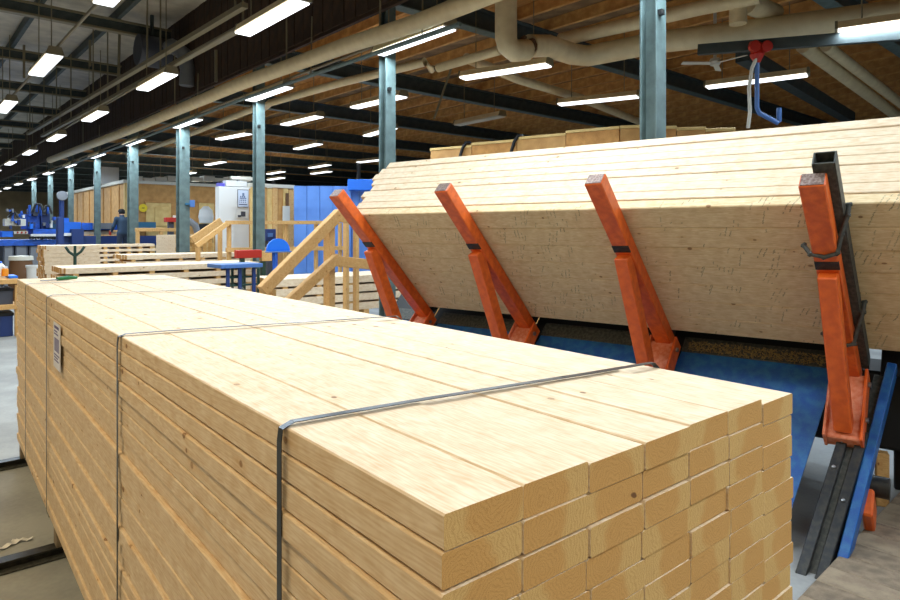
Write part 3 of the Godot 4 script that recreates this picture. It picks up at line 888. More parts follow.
func build_midground() -> void:
	# wooden stair rail close behind the strapped pack
	var u := 6.0
	var st := rig("stair_rail", "wooden stair handrail with posts behind the strapped pack", "handrail", 335, u)
	var b0: Vector3 = st.position
	put("handrail", bar(on_u(262, 291, u) - b0, on_u(340, 213, u) - b0, 0.10, 0.115, 0.006), M.beam_wood, st)
	put("lower_rail", bar(on_u(282, 308, u) - b0, on_u(338, 257, u) - b0, 0.09, 0.10, 0.006), M.beam_wood, st)
	put("top_rail", bar(on_u(336, 216, u) - b0, on_u(362, 221, u - 0.1) - b0, 0.10, 0.115, 0.006), M.beam_wood, st)
	put("middle_rail", bar(on_u(336, 261, u) - b0, on_u(386, 266, u - 0.15) - b0, 0.09, 0.115, 0.006), M.beam_wood, st)
	for q in [[334, 219, 0.115], [270, 284, 0.10]]:
		var t := on_u(q[0], q[1], u) - b0 + Vector3(0, 0, -0.1)
		put("post", bar(Vector3(t.x, 0, t.z), t, 0.095, 0.095, 0.006), M.beam_wood, st)
	for q in [346, 356]:
		var t := on_u(q, 222, u + 0.8) - b0
		put("post", bar(Vector3(t.x, 0, t.z), t + Vector3(0, 0.05, 0), 0.06, 0.06, 0.005), M.beam_wood, st)
	# lumber lying behind the stair
	lumber("low lumber stack of long pale boards behind the stair handrail", on_u(352, 231, 8.7) * Vector3(1, 0, 1), -0.05, 3.0, 6, 4, 0.15, 0.11, 0.03, 0.53)
	lumber("flat lumber layer on bearers beside the small blue bench", on_u(350, 231, 10.3) * Vector3(1, 0, 1), 0.0, 3.0, 6, 4, 0.15, 0.06, 0.03, 0.6)
	# small blue bench and half-round guard
	var be := rig("blue_bench", "small blue steel bench with green frame behind the strapped pack", "bench", 243, 8.4)
	pb(be, "bench_top", M.hose_blue, 221, 264, 263, 268, 8.4, 0.5)
	for x in [227, 239, 253]:
		pb(be, "leg", M.blue_dark, x, 268, x + 3, fy(x, 8.45), 8.45, 0.05)
		pb(be, "leg", M.green_dark, x + 5, 268, x + 7, fy(x + 5, 8.8), 8.8, 0.05)
	pb(be, "cross_bar", M.green_dark, 227, 276, 257, 278, 8.5, 0.03)
	pb(be, "cross_bar", M.green_dark, 227, 284, 257, 286, 8.5, 0.03)
	var gd := rig("round_guard", "bright blue half-round guard on a post behind the blue bench", "guard", 278, 9.55)
	var gp: Vector3 = gd.position
	var half := []
	var gc := on_u(278, 251, 9.55)
	for k in 13: half.append([cos(PI * k / 12.0) * 0.205, sin(PI * k / 12.0) * 0.205])
	put("disc", prism(half, 0.04), M.blue_bright, gd, T(gc - gp))
	put("lip", box(Vector3(0.42, 0.02, 0.12), 0.004), M.hose_blue, gd, T(gc - gp + Vector3(0, -0.012, 0.02)))
	put("post", bar(Vector3(gc.x - gp.x - 0.05, 0, 0), gc - gp + Vector3(-0.05, -0.02, 0), 0.06, 0.06), M.blue_paint, gd)
	var rb := rig("red_beam", "short rusty red beam lying across boards near the blue guard", "beam", 252, 10.6)
	pb(rb, "bar", M.red, 237, 250, 262, 258, 10.6, 0.12)
	pb(rb, "wooden_end", M.beam_wood, 262, 251, 272, 261, 10.6, 0.12)
	pb(rb, "stand", M.green_dark, 241, 258, 245, fy(241, 10.62), 10.62, 0.08)
	pb(rb, "stand", M.green_dark, 262, 261, 266, fy(262, 10.62), 10.62, 0.08)
	# long flat stacks in the middle distance
	lumber("wide lumber stack on stickers, the nearest beyond the strapped pack", on_u(160, 231, 11.6) * Vector3(1, 0, 1), 0.0, 3.1, 7, 5, 0.15, 0.09, 0.045, 0.55)
	lumber("wide lumber stack on stickers standing behind another stack", on_u(185, 231, 14.2) * Vector3(1, 0, 1), 0.0, 2.6, 6, 6, 0.15, 0.09, 0.045, 0.5)
	lumber("yellowish lumber stack with gaps beside the white pack", on_u(120, 231, 16.4) * Vector3(1, 0, 1), 0.0, 1.4, 5, 9, 0.12, 0.06, 0.05, 0.5)
	lumber("pale pack of upright board ends beside the wooden platform frame", on_u(184, 231, 16.7) * Vector3(1, 0, 1), PI / 2, 1.5, 7, 12, 0.13, 0.1, 0.0, 0.45)
	lumber("square pack of short pale lumber beside the blue machine", on_u(69, 231, 15.0) * Vector3(1, 0, 1), 0.0, 0.98, 6, 12, 0.15, 0.08, 0.0, 0.5)
	var fk := rig("fork_stand", "dark green forked stand in front of the white lumber pack", "stand", 75, 14.0)
	var fp: Vector3 = fk.position
	var ft := on_u(75, 256, 14.0) - fp
	put("stem", tube([Vector3(0, 0, 0), ft], 0.03, 8), M.green_dark, fk)
	put("middle_prong", tube([ft, ft + Vector3(0, 0.2, 0)], 0.025, 8), M.green_dark, fk)
	for s in [-1, 1]: put("prong", tube([ft, ft + Vector3(s * 0.1, 0.08, 0), ft + Vector3(s * 0.16, 0.18, 0)], 0.025, 8), M.green_dark, fk)
	put("foot", box(Vector3(0.4, 0.03, 0.4), 0.004), M.green_dark, fk, T(Vector3(0, 0.016, 0)))
	# green-handled tool lying on the far end of the strapped pack
	var gtp := at_h(57, 279, 1.40)
	var gh := thing("hand_tool", "green-handled tool lying on the far end of the strapped pack", "tool", gtp, 0.5)
	put("handle", tube([Vector3(0, 0, 0), Vector3(0.09, 0.004, 0), Vector3(0.16, 0, 0)], [0.013, 0.016, 0.011], 8), M.green, gh)
	put("blade", box(Vector3(0.12, 0.006, 0.03), 0.002), M.grey, gh, T(Vector3(-0.06, -0.004, 0)))
	# bench at the far left
	var lb := rig("work_bench", "wooden work bench with shelf and boxes at the far left aisle", "bench", 6, 12.6)
	pb(lb, "bench_top", M.beam_wood, -40, 280, 19, 285, 12.6, 0.8)
	pb(lb, "shelf", M.beam_wood, -40, 306, 19, 311, 12.62, 0.75)
	for x in [-38, 15]: pb(lb, "leg", M.beam_wood, x, 285, x + 4, fy(x, 12.64), 12.64, 0.08)
	var cr := rig("dark_crate", "dark crate on the shelf of the wooden work bench", "crate", 8, 12.7)
	pb(cr, "crate_body", M.grey_dark, -10, 291, 13, 305.0, 12.7, 0.5)
	pb(cr, "lid", M.black, -11, 289, 14, 291.2, 12.69, 0.52)
	var cr2 := rig("dark_crate", "navy crate on the floor beneath the wooden work bench", "crate", 10, 12.7)
	pb(cr2, "crate_body", M.blue_dark, 0, 316, 13, fy(7, 12.7), 12.7, 0.5)
	pb(cr2, "lid", M.black, -1, 313, 14, 316.2, 12.69, 0.52)
	var tr := rig("blue_tray", "flat blue tray on top of the wooden work bench", "tray", 8, 12.7)
	pb(tr, "tray", M.blue_bright, 9, 276, 18, 278.4, 12.7, 0.5)
	var jar := rig("orange_jar", "small orange jar standing on the wooden work bench", "jar", 5, 12.9)
	var jp := on_u(5, 276, 12.9) - jar.position
	put("jar_body", lathe([[0.0, 0.0], [0.05, 0.0], [0.05, 0.11], [0.035, 0.13], [0.0, 0.13]], 12), mat(Color(0.9, 0.55, 0.1), 0.5), jar, T(jp))
	put("cap", lathe([[0.0, 0.13], [0.037, 0.13], [0.037, 0.16], [0.0, 0.16]], 12), M.white, jar, T(jp))
	var jug := rig("white_jug", "white jug standing at the end of the wooden work bench", "jug", 1, 12.9)
	jp = on_u(0, 276, 13.1) - jug.position
	put("jug_body", lathe([[0.0, 0.0], [0.07, 0.0], [0.075, 0.16], [0.03, 0.22], [0.0, 0.22]], 12), M.white, jug, T(jp))
	put("cap", lathe([[0.0, 0.22], [0.03, 0.22], [0.03, 0.25], [0.0, 0.25]], 10), M.blue_bright, jug, T(jp))

func build_background() -> void:
	# ---- blue machine line on the left
	var u := 22.0
	var m := rig("sorting_machine", "blue sorting machine with grey cabinets at the hall's far left", "machine", 40, u)
	pb(m, "base_beam", M.blue_paint, -60, 240, 60, 246, u - 0.1, 1.5)
	for q in [[3, 14], [15, 28], [29, 41]]:
		var cb := pb(m, "cabinet", M.grey_dark, q[0], 243, q[1], fy(q[0], u), u, 0.9)
		pb(cb, "cabinet_door", M.grey, q[0] + 1.5, 246, q[1] - 1.5, 286, u - 0.03, 0.03)
	pb(m, "side_cabinet", M.blue_dark, 41, 243, 48, fy(44, u), u - 0.05, 0.9)
	pb(m, "panel", M.blue_bright, 2, 231, 13, 237, u - 0.2, 0.5)
	pb(m, "panel", M.blue_paint, 33, 229, 58, 234, u - 0.2, 1.2)
	pb(m, "white_rail", M.white, 31, 234, 58, 236.5, u - 0.25, 0.2)
	pb(m, "red_white_strip", M.off_white, 14, 231, 28, 234, u - 0.25, 0.2)
	for x in [17, 21, 25]: pb(m, "red_mark", M.red, x, 231.5, x + 1.6, 233.5, u - 0.27, 0.03)
	for k in 9: pb(m, "roller", M.black, 31 + k * 3, 236.8, 33 + k * 3, 239, u - 0.3, 0.4)
	pb(m, "head", M.blue_paint, 27, 214, 40, 229, u + 0.2, 1.2)
	pb(m, "head", M.blue_dark, 41, 213, 50, 229, u + 0.1, 1.2)
	pb(m, "gear_box", M.teal, 49, 222, 57, 230, u, 0.8)
	pb(m, "motor", M.grey_dark, 33, 210, 38, 216, u, 0.5)
	pb(m, "motor", M.grey_dark, 43, 208, 48, 215, u, 0.5)
	pb(m, "light_board", M.off_white, 5, 219, 26, 226, u - 0.3, 0.5)
	for q in [[29, 205, 216], [36, 203, 212], [40, 206, 216], [47, 207, 214], [12, 212, 219], [21, 211, 219]]: pb(m, "cylinder", M.blue_paint, q[0], q[1], q[0] + 2, q[2], u - 0.1, 0.15)
	for q in [[32, 204, 44, 213], [44, 206, 52, 214], [8, 214, 18, 218]]:
		var a := on_u(q[0], q[3], u - 0.4) - m.position
		var b := on_u((q[0] + q[2]) / 2.0, q[1], u - 0.4) - m.position
		var c := on_u(q[2], q[3], u - 0.4) - m.position
		put("hose", tube([a, a.lerp(b, 0.6) + Vector3(0, 0.1, 0), b, c.lerp(b, 0.6) + Vector3(0, 0.1, 0), c], 0.035, 6), M.steel_dark, m)
	for k in 26:
		var hx := rng.randf_range(6, 58)
		var hy := rng.randf_range(208, 226)
		pb(m, "component", [M.blue_paint, M.grey, M.blue_dark, M.white, M.grey_dark, M.blue_bright][k % 6], hx, hy, hx + rng.randf_range(1.2, 3.5), hy + rng.randf_range(2.0, 6.0), u - 0.5 + rng.randf_range(-0.1, 0.6), 0.2)
	pb(m, "hood", M.blue_bright, 61, 218, 69, 231, u, 1.0)
	pb(m, "hood_body", M.blue_bright, 61, 222, 81, 233, u - 0.1, 1.0)
	pb(m, "motor", M.blue_dark, 72, 229, 84, 245, u - 0.4, 0.7)
	pb(m, "white_rail", M.white, 62, 233, 72, 236, u - 0.3, 0.3)
	pb(m, "lower_body", M.blue_dark, 59, 236, 96, 246, u - 0.1, 1.0)
	# post with round lamp in front of the machine
	var po := rig("round_sign_post", "dark blue post carrying a round pale disc beside the machine", "post", 61, 20.0)
	var pp: Vector3 = po.position
	var pt := on_u(61.5, 198, 20.0) - pp
	put("post", bar(Vector3(pt.x, 0, 0), pt, 0.09, 0.09), M.blue_dark, po)
	put("disc", lathe([[0.0, -0.04], [0.13, -0.04], [0.13, 0.04], [0.0, 0.05]], 18), M.grey, po, T(pt + Vector3(0, 0.06, 0.08), Basis(Vector3(1, 0, 0), PI / 2)))
	pb(po, "cabinet", M.blue_dark, 58, 217, 63, 246, 19.9, 0.3)
	# barrel, bucket
	var br := rig("brown_barrel", "brown barrel with white lid in front of the grey cabinets", "barrel", 21, 19.0)
	put("barrel_body", lathe([[0.0, 0.0], [0.24, 0.0], [0.27, 0.3], [0.27, 0.7], [0.24, 1.02], [0.0, 1.02]], 18), M.brown, br)
	put("lid", lathe([[0.0, 1.02], [0.27, 1.02], [0.26, 1.12], [0.0, 1.14]], 18), M.off_white, br)
	var bu := rig("white_bucket", "white bucket beside the brown barrel", "bucket", 37, 18.0)
	put("bucket_body", lathe([[0.0, 0.0], [0.18, 0.0], [0.22, 0.92], [0.0, 0.90]], 18), M.white, bu)
	put("rim", lathe([[0.19, 0.88], [0.235, 0.88], [0.235, 0.93], [0.19, 0.93]], 18), M.white, bu)
	# ---- conveyor with boards, and the worker on its platform
	u = 24.0
	var cv := rig("roller_conveyor", "blue roller conveyor with a pale board in front of the plywood office", "conveyor", 118, u)
	pb(cv, "frame", M.blue_paint, 82, 223, 118, 230, u + 0.4, 0.8)
	pb(cv, "frame", M.teal, 134, 222, 156, 229, u + 0.4, 0.8)
	pb(cv, "guard", M.grey, 94, 223, 113, 229, u + 0.2, 0.3)
	pb(cv, "bed", M.blue_dark, 80, 236, 160, 246, u + 0.3, 1.0)
	pb(cv, "red_stop", M.red, 109.5, 230.5, 111.5, 235, u - 0.05, 0.1)
	for x in [84, 108, 140, 156]: pb(cv, "leg", M.blue_dark, x, 246, x + 3, fy(x, u + 0.5), u + 0.5, 0.1)
	var bd := rig("loose_board", "wide pale board lying on the blue roller conveyor", "board", 100, u)
	var bp := on_u(101, 233.2, u) - bd.position
	put("plank", board_mesh(0.5, 0.1, 1.25, 3, M.wood0, M.endg), null, bd, T(bp + Vector3(0, 0.0, -0.75), Basis(Vector3.UP, PI / 2)))
	put("plank", board_mesh(0.3, 0.06, 1.0, 4, M.wood1, M.endg), null, bd, T(bp + Vector3(-0.1, 0.082, -0.8), Basis(Vector3.UP, PI / 2)))
	var pf := rig("operator_platform", "grey steel platform under the worker at the conveyor", "platform", 122, 23.2)
	pb(pf, "tread_plate", M.grey_dark, 108, 261, 146, 263, 23.0, 1.0)
	for x in [109, 142]: pb(pf, "leg", M.grey_dark, x, 263, x + 3, fy(x, 23.1), 23.1, 0.1)
	build_worker(on_u(123, 260.2, 23.4))
	# ---- plywood office
	u = 25.5
	var off := rig("plywood_office", "brown plywood site office with two pale doors behind the columns", "office", 190, u)
	var c0 := on_u(126, 183, u)
	var c1 := on_u(300, 183, u)
	var oh := c0.y
	var ob: Vector3 = off.position
	put("front_wall", box(Vector3(c1.x - c0.x, oh, 0.12), 0.005), M.ply, off, T(Vector3((c0.x + c1.x) / 2, oh / 2, -u - 0.06) - ob))
	put("side_wall", box(Vector3(0.12, oh, 10.0), 0.005), M.ply, off, T(Vector3(c0.x + 0.06, oh / 2, -u - 5.13) - ob))
	put("roof_slab", box(Vector3(c1.x - c0.x + 0.2, 0.12, 10.3), 0.005), M.off_white, off, T(Vector3((c0.x + c1.x) / 2, oh + 0.061, -u - 5.1) - ob))
	put("corner_post", box(Vector3(0.14, oh, 0.14), 0.005), M.ply_pale, off, T(Vector3(c0.x, oh / 2, -u + 0.02) - ob))
	for k in 8: put("wall_batten", box(Vector3(0.03, oh - 0.05, 0.06), 0.004), M.ply, off, T(Vector3(c0.x - 0.015, oh / 2, -u - 0.9 - k * 1.2) - ob))
	for q in [[146, 203, 171, 262], [199, 203, 214, 262]]:
		var dr := pb(off, "door", M.ply_pale, q[0], q[1], q[2], q[3], u - 0.06, 0.05)
		pb(dr, "door_frame", M.ply, q[0] - 1.5, q[1] - 1.5, q[2] + 1.5, q[1], u - 0.08, 0.07)
		pb(dr, "handle", M.steel, q[0] + 3, 226, q[0] + 5, 227.5, u - 0.1, 0.04)
	pb(off, "light_panel", M.ply_pale, 155, 207, 169, 226, u - 0.09, 0.03)
	pb(off, "white_box", M.white, 98, 167, 119, 184, u + 3.0, 0.8)
	for k in 10: pb(off, "roof_bundle", M.off_white, 132 + k * 12, 176 + (k * 5) % 3, 143 + k * 12, 181, u + 0.4, 0.5)
	var ys := rig("round_sign", "yellow round sign on the brown plywood office", "sign", 143, u - 0.08)
	var yp := on_u(143, 208, u - 0.08) - ys.position
	put("disc", lathe([[0.0, 0.0], [0.15, 0.0], [0.15, 0.02], [0.0, 0.021]], 20), M.yellow, ys, T(yp, Basis(Vector3(1, 0, 0), PI / 2)))
	put("mark", box(Vector3(0.10, 0.03, 0.006), 0.002), M.brown, ys, T(yp + Vector3(0, 0, 0.024)))
	var bs := rig("blue_flag_sign", "small blue sign on a grey column", "sign", 193, 15.3)
	pb(bs, "sign_plate", M.hose_blue, 190, 200, 195, 207, 15.3, 0.03)
	pb(bs, "clamp", M.teal, 186, 203, 190.5, 205, 15.3, 0.12)
	# white sack and grey cover near the office
	var wb := rig("white_sack", "white bulky sack in front of the plywood office", "sack", 206, 21.0)
	var wy: float = on_u(206, 223, 21.0).y
	put("sack_body", lathe([[0.0, wy - 0.02], [0.20, wy], [0.24, wy + 0.2], [0.2, wy + 0.42], [0.08, wy + 0.55], [0.0, wy + 0.56]], 16), M.white, wb)
	put("stool", lathe([[0.0, 0.0], [0.22, 0.0], [0.22, wy - 0.03], [0.0, wy - 0.025]], 14), M.black, wb)
	var gt := rig("grey_duct_hose", "grey bent hose beside the wooden stairs", "hose", 190, 17.5)
	var gb: Vector3 = gt.position
	put("hose", tube([on_u(184, 219, 17.5) - gb, on_u(189, 221, 17.5) - gb, on_u(195, 225, 17.5) - gb, on_u(198, 234, 17.5) - gb, Vector3(0.2, 0, 0)], 0.09, 10), M.grey, gt)
	put("collar", tube([on_u(182, 218, 17.5) - gb, on_u(185, 219.5, 17.5) - gb], 0.11, 10), M.off_white, gt)
	var rv := rig("red_valve_block", "small red machine part on the far wooden frame", "machine", 171, 18.7)
	pb(rv, "block", M.red, 166, 217.5, 177, 222, 18.7, 0.2)
	pb(rv, "cap", M.off_white, 175, 215.5, 180, 219, 18.75, 0.2)
	pb(rv, "stand", M.grey_dark, 169, 222, 174, fy(169, 18.8), 18.8, 0.15)
	# ---- wooden platform frame and rails in the middle
	u = 18.3
	var fr := rig("wooden_trestle", "low wooden frame with posts beside the pale board ends", "trestle", 160, u)
	pb(fr, "top_beam", M.beam_wood, 136, 228, 188, 231.5, u, 0.12)
	for x in [136.5, 160, 184]: pb(fr, "post", M.beam_wood, x, 231.5, x + 3.4, fy(x, u + 0.01), u + 0.01, 0.1)
	u = 12.5
	var rl := rig("platform_railing", "long wooden railing of the raised platform before the blue booth", "railing", 270, u)
	var rp: Vector3 = rl.position
	put("top_rail", bar(on_u(226, 222.5, u) - rp, on_u(338, 222.5, u) - rp, 0.09, 0.075), M.beam_wood, rl)
	put("middle_rail", bar(on_u(226, 250, u) - rp, on_u(345, 248, u) - rp, 0.06, 0.09), M.beam_wood, rl)
	for x in [229, 258, 286, 316, 340]:
		var t := on_u(x, 223, u + 0.08) - rp
		put("post", bar(Vector3(t.x, 0, t.z), t, 0.07, 0.07), M.beam_wood, rl)
	put("stair_rail", bar(on_u(228, 223, u) - rp, on_u(196, 246, u) - rp, 0.08, 0.09), M.beam_wood, rl)
	put("stair_rail", bar(on_u(221, 221, u + 1.0) - rp, on_u(192, 240, u + 1.0) - rp, 0.08, 0.15), M.beam_wood, rl)
	for x in [198, 220]:
		var t := on_u(x, 244 if x < 210 else 226, u + 0.5) - rp
		put("post", bar(Vector3(t.x, 0, t.z), t, 0.07, 0.07), M.beam_wood, rl)
	# ---- white cabinet with poster
	u = 16.0
	var wc := rig("white_cabinet", "tall white cabinet carrying two printed sheets", "cabinet", 232, u)
	pb(wc, "cabinet_body", M.white, 219, 187, 249, 287, u, 0.25)
	pb(wc, "plinth", M.grey, 219.5, 287, 248.5, fy(234, u), u + 0.02, 0.22)
	var im := Image.create(48, 72, false, Image.FORMAT_RGB8)
	im.fill(Color(0.78, 0.82, 0.90))
	for k in 30: im.fill_rect(Rect2i(6 + k, 50 - int(absf(sin(k * 0.35)) * 26.0), 4, 4), Color(0.30, 0.38, 0.55))
	im.fill_rect(Rect2i(4, 60, 40, 4), Color(0.25, 0.3, 0.45))
	im.fill_rect(Rect2i(20, 12, 10, 14), Color(0.4, 0.48, 0.62))
	var pm := mat(Color.WHITE, 0.6)
	pm.albedo_texture = ImageTexture.create_from_image(im)
	pm.uv1_scale = Vector3(1, 1, 1)
	var ps := rig("poster", "grey-blue printed poster on the white cabinet", "poster", 243, u - 0.03)
	var q0 := on_u(238, 190, u - 0.03) - ps.position
	var q1 := on_u(248, 207, u - 0.03) - ps.position
	var stp := S()
	for k in [[q0.x, q0.y, 0, 0], [q1.x, q0.y, 1, 0], [q1.x, q1.y, 1, 1], [q0.x, q0.y, 0, 0], [q1.x, q1.y, 1, 1], [q0.x, q1.y, 0, 1]]:
		stp.set_normal(Vector3(0, 0, 1))
		stp.set_uv(Vector2(k[2], k[3]))
		stp.add_vertex(Vector3(k[0], k[1], 0.008))
	put("print", stp.commit(), pm, ps)
	pb(ps, "backing", M.grey, 237.5, 189.5, 248.5, 207.5, u - 0.03, 0.012, 0.002)
	var pn := rig("notice_sheet", "small dark printed notice low on the white cabinet", "notice", 242, u - 0.03)
	pb(pn, "sheet", M.white, 236, 210, 248, 218, u - 0.03, 0.012, 0.002)
	pb(pn, "dark_print", M.grey_dark, 241, 211.5, 245.5, 216.5, u - 0.04, 0.008, 0.001)
	pb(pn, "dark_print", M.grey_dark, 238, 215, 241, 217, u - 0.04, 0.008, 0.001)
	var cn := rig("cabinet_clutter", "white and violet machine parts lying on the white cabinet", "machine", 230, u + 0.2)
	pb(cn, "white_case", M.white, 226, 181, 247, 186.4, u + 0.02, 0.22)
	pb(cn, "violet_cap", mat(Color(0.35, 0.33, 0.72), 0.5), 219, 183, 225, 186.4, u + 0.02, 0.2)
	pb(cn, "white_arm", M.off_white, 232, 177, 262, 180, u + 0.3, 0.1)
	pb(cn, "arm_post", M.grey, 238, 180, 240, 181.5, u + 0.3, 0.1)
	# ---- plywood partition of vertical boards and blue booth
	u = 15.0
	var vp := rig("board_partition", "partition of upright yellow boards between cabinet and blue booth", "partition", 272, u)
	for k in 8: pb(vp, "board", [M.ply_pale, M.beam_wood, M.ply][k % 3], 251 + k * 5.4, 187 + (k % 2), 256.1 + k * 5.4, fy(253 + k * 5.4, u), u + (k % 2) * 0.03, 0.04)
	pb(vp, "cap_rail", M.off_white, 249, 184, 295, 187.5, u - 0.03, 0.12)
	pb(vp, "pale_panel", M.off_white, 283, 206, 290, 222, u - 0.05, 0.04)
	pb(vp, "dark_bracket", M.brown, 286, 193, 289, 222, u - 0.04, 0.03)
	u = 12.0
	var bo := rig("blue_booth", "light blue sheet-clad booth behind the wooden railing", "booth", 335, u + 1.0)
	var s0 := on_u(294, 186, u + 2.2)
	var s1 := on_u(372, 180, u + 1.0)
	var bh := s0.y
	var bpos: Vector3 = bo.position
	var dirb := Vector3(s1.x - s0.x, 0, s1.z - s0.z)
	var nb := 6
	for k in nb:
		var p0 := Vector3(s0.x, 0, s0.z) + dirb * (float(k) / nb)
		var p1 := Vector3(s0.x, 0, s0.z) + dirb * (float(k + 1) / nb)
		put("wall_panel", box(Vector3(p0.distance_to(p1) - 0.008, bh, 0.06), 0.006), M.blue_wall, bo, T((p0 + p1) / 2 + Vector3(0, bh / 2, 0) - bpos, Basis(Vector3.UP, atan2(-dirb.z, dirb.x))))
	put("end_wall", box(Vector3(0.06, bh, 1.6), 0.006), M.blue_wall, bo, T(Vector3(s1.x, bh / 2, s1.z - 0.85) - bpos, Basis(Vector3.UP, atan2(-dirb.z, dirb.x))))
	put("bright_top", box(Vector3(0.85, 0.26, 0.3), 0.01), M.blue_bright, bo, T(Vector3(s1.x - 0.25, bh + 0.01, s1.z + 0.1) - bpos, Basis(Vector3.UP, atan2(-dirb.z, dirb.x))))
	var mk := rig("dark_motor", "dark blue motor with pale label below the platform railing", "motor", 271, 12.9)
	pb(mk, "motor_body", M.blue_dark, 266, 229, 276, 241, 12.9, 0.3)
	pb(mk, "pale_label", M.hose_blue, 268, 233, 273, 237, 12.88, 0.02)
	pb(mk, "stand", M.grey_dark, 268, 241, 274, fy(268, 12.95), 12.95, 0.2)
	# ---- plywood box room behind the tipped pack
	var pr := thing("plywood_room", "brown plywood room seen above the tipped pack", "room", cam(540, 231, 11.0) * Vector3(1, 0, 1))
	var r0 := cam(431, 152, 12.6)
	var r1 := cam(620, 128, 10.6)
	var r2 := cam(735, 132, 10.2)
	var rpz: Vector3 = pr.position
	for seg in [[r0, r1], [r1, r2]]:
		var a: Vector3 = seg[0]
		var b: Vector3 = seg[1]
		var cnt := 4
		for k in cnt:
			var p0 := a.lerp(b, float(k) / cnt)
			var p1 := a.lerp(b, float(k + 1) / cnt)
			var hh := (p0.y + p1.y) / 2
			var dd := p1 - p0
			put("wall_sheet", box(Vector3(Vector2(dd.x, dd.z).length() - 0.01, hh, 0.05), 0.005), [M.ply, M.deck2][k % 2] if k != 2 else M.ply, pr, T(Vector3((p0.x + p1.x) / 2, hh / 2, (p0.z + p1.z) / 2) - rpz, Basis(Vector3.UP, atan2(-dd.z, dd.x))))
			put("edge_strip", box(Vector3(Vector2(dd.x, dd.z).length(), 0.05, 0.09), 0.005), M.ply_pale, pr, T(Vector3((p0.x + p1.x) / 2, hh + 0.026, (p0.z + p1.z) / 2) - rpz, Basis(Vector3.UP, atan2(-dd.z, dd.x))))
	for q in [0.17, 0.46]:
		var w0 := r0.lerp(r1, q)
		var ff := -F3 * 0.07
		var al2 := (r1 - r0).normalized() * 0.16
		var hs := put("black_hose", tube([w0 + ff + Vector3(0, -0.5, 0), w0 + ff + Vector3(0, -0.2, 0) + al2 * 0.1, w0 + ff + Vector3(0, -0.02, 0) + al2 * 0.5, w0 + ff + Vector3(0, 0.09, 0) + al2, w0 - ff + Vector3(0, 0.10, 0) + al2 * 1.6], 0.03, 8), M.black)
		tag(hs, "black hose looping over the plywood room's left edge" if q < 0.3 else "black hose hanging over the middle of the plywood room", "hose")

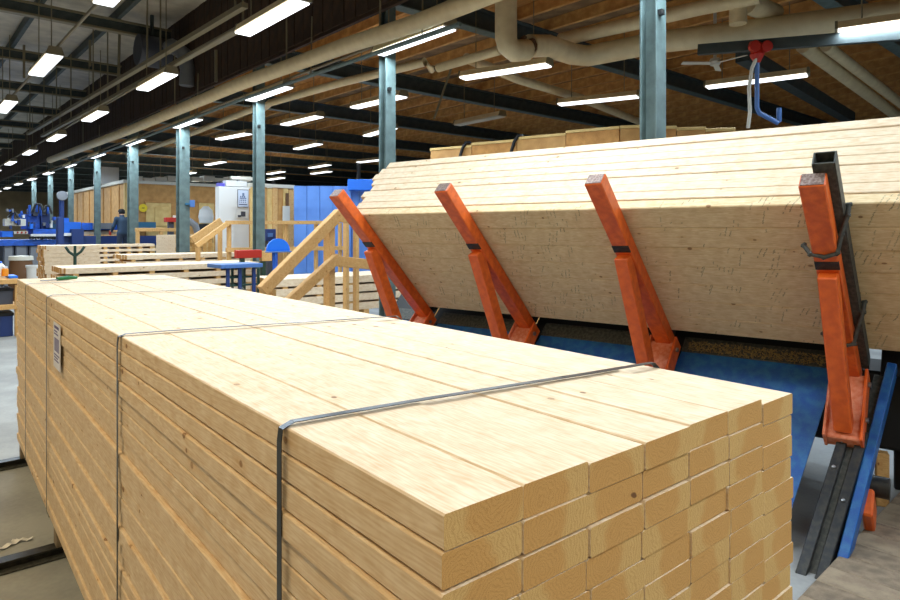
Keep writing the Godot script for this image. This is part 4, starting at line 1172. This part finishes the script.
# ---------------------------------------------------------------- the worker: capsules joined smoothly, meshed as surface nets
func build_worker(feet: Vector3) -> void:
	var J := {
		"pel": Vector3(0, 0.95, 0), "chest": Vector3(0, 1.30, -0.05), "neck": Vector3(0, 1.50, -0.07), "head": Vector3(0.01, 1.63, -0.11),
		"ls": Vector3(-0.19, 1.40, -0.05), "le": Vector3(-0.27, 1.14, -0.10), "lh": Vector3(-0.20, 1.00, -0.34),
		"rs": Vector3(0.19, 1.40, -0.05), "re": Vector3(0.28, 1.15, -0.08), "rh": Vector3(0.20, 0.99, -0.32),
		"lp": Vector3(-0.10, 0.92, 0), "lk": Vector3(-0.11, 0.50, -0.03), "la": Vector3(-0.12, 0.09, 0.03), "lt": Vector3(-0.13, 0.05, -0.15),
		"rp": Vector3(0.10, 0.92, 0), "rk": Vector3(0.12, 0.50, -0.05), "ra": Vector3(0.13, 0.09, 0.02), "rt": Vector3(0.14, 0.05, -0.16)}
	var bones := [["pel", "chest", 0.155, 0.175, 0], ["chest", "neck", 0.14, 0.065, 0], ["neck", "head", 0.06, 0.095, 1], ["ls", "le", 0.068, 0.055, 0], ["le", "lh", 0.052, 0.038, 0],
		["rs", "re", 0.068, 0.055, 0], ["re", "rh", 0.052, 0.038, 0], ["chest", "ls", 0.11, 0.075, 0], ["chest", "rs", 0.11, 0.075, 0],
		["lp", "lk", 0.105, 0.075, 2], ["lk", "la", 0.072, 0.055, 2], ["la", "lt", 0.05, 0.042, 3], ["rp", "rk", 0.105, 0.075, 2], ["rk", "ra", 0.072, 0.055, 2], ["ra", "rt", 0.05, 0.042, 3]]
	for s in [["lh", -1.0], ["rh", 1.0]]:
		var hp: Vector3 = J[s[0]]
		for f in 4:
			var t := hp + Vector3((f - 1.5) * 0.022, -0.02, -0.10 + absf(f - 1.3) * 0.012)
			J[s[0] + str(f)] = t
			bones.append([s[0], s[0] + str(f), 0.022, 0.010, 1])
		J[s[0] + "t"] = hp + Vector3(-s[1] * 0.05, 0.0, -0.05)
		bones.append([s[0], s[0] + "t", 0.018, 0.011, 1])
	var cell := 0.026
	var lo := Vector3(-0.42, -0.02, -0.54)
	var nx := 32
	var ny := 70
	var nz := 30
	var f := PackedFloat32Array()
	f.resize(nx * ny * nz)
	f.fill(1.0)
	for b in bones:
		var a: Vector3 = J[b[0]]
		var e: Vector3 = J[b[1]]
		var rm: float = maxf(b[2], b[3]) + 0.09
		var mn := ((Vector3(minf(a.x, e.x), minf(a.y, e.y), minf(a.z, e.z)) - Vector3.ONE * rm - lo) / cell).floor()
		var mx := ((Vector3(maxf(a.x, e.x), maxf(a.y, e.y), maxf(a.z, e.z)) + Vector3.ONE * rm - lo) / cell).ceil()
		var ae := e - a
		for i in range(maxi(0, int(mn.x)), mini(nx, int(mx.x))):
			for j in range(maxi(0, int(mn.y)), mini(ny, int(mx.y))):
				for k in range(maxi(0, int(mn.z)), mini(nz, int(mx.z))):
					var p := lo + Vector3(i, j, k) * cell
					var t := clampf((p - a).dot(ae) / ae.length_squared(), 0.0, 1.0)
					var dd: float = p.distance_to(a + ae * t) - lerpf(b[2], b[3], t)
					var id := (i * ny + j) * nz + k
					var hh := maxf(0.04 - absf(f[id] - dd), 0.0) / 0.04
					f[id] = minf(f[id], dd) - hh * hh * 0.01
	var verts := {}
	var st := S()
	st.set_smooth_group(1)
	for i in nx - 1:
		for j in ny - 1:
			for k in nz - 1:
				var sum := Vector3.ZERO
				var cnt := 0
				var vals := []
				for c in 8: vals.append(f[((i + (c & 1)) * ny + j + ((c >> 1) & 1)) * nz + k + (c >> 2)])
				for ed in [[0, 1], [2, 3], [4, 5], [6, 7], [0, 2], [1, 3], [4, 6], [5, 7], [0, 4], [1, 5], [2, 6], [3, 7]]:
					var va: float = vals[ed[0]]
					var vb: float = vals[ed[1]]
					if (va < 0) != (vb < 0):
						var t := va / (va - vb)
						var pa := Vector3(ed[0] & 1, (ed[0] >> 1) & 1, ed[0] >> 2)
						var pb2 := Vector3(ed[1] & 1, (ed[1] >> 1) & 1, ed[1] >> 2)
						sum += pa.lerp(pb2, t)
						cnt += 1
				if cnt > 0: verts[(i * ny + j) * nz + k] = lo + (Vector3(i, j, k) + sum / cnt) * cell
	var skin := Color(0.62, 0.36, 0.24)
	var jacket := Color(0.03, 0.055, 0.095)
	var trous := Color(0.03, 0.04, 0.07)
	for i in range(1, nx - 1):
		for j in range(1, ny - 1):
			for k in range(1, nz - 1):
				var id := (i * ny + j) * nz + k
				for ax in 3:
					var nid: int = id + [ny * nz, nz, 1][ax]
					if (f[id] < 0) == (f[nid] < 0): continue
					var o1: int = [nz, 1, ny * nz][ax]
					var o2: int = [1, ny * nz, nz][ax]
					var q := [id, id - o1, id - o1 - o2, id - o2]
					if f[id] >= 0: q.reverse()
					for w in [0, 2, 1, 0, 3, 2]:
						var v: Vector3 = verts.get(q[w], Vector3.ZERO)
						var col := jacket
						if v.y > 1.53 or (v.z < -0.345 and v.y > 0.9 and v.y < 1.1): col = skin
						elif v.y < 0.9: col = trous
						st.set_color(col)
						st.add_vertex(v)
	var o := thing("person", "person in navy work jacket and dark cap bending over the conveyor", "person", feet, 0.25)
	var bm := mat(Color.WHITE, 0.8)
	bm.vertex_color_use_as_albedo = true
	st.generate_normals()
	put("body", st.commit(), bm, o)
	var hd: Vector3 = J.head
	put("cap", lathe([[0.102, -0.01], [0.108, 0.02], [0.1, 0.07], [0.06, 0.11], [0.0, 0.12]], 16), M.black, o, T(hd))
	put("hair", lathe([[0.085, -0.06], [0.103, -0.02], [0.104, 0.01], [0.0, 0.02]], 16), M.black, o, T(hd + Vector3(0, 0, 0.012)))
	for s in [-1, 1]: put("ear", lathe([[0.0, -0.03], [0.014, -0.015], [0.016, 0.01], [0.0, 0.03]], 8), mat(Color(0.8, 0.62, 0.52), 0.7), o, T(hd + Vector3(s * 0.098, -0.015, 0.0)))
	put("nose", lathe([[0.0, -0.03], [0.016, -0.02], [0.008, 0.02], [0.0, 0.03]], 8), mat(Color(0.8, 0.62, 0.52), 0.7), o, T(hd + Vector3(0, -0.01, -0.1)))
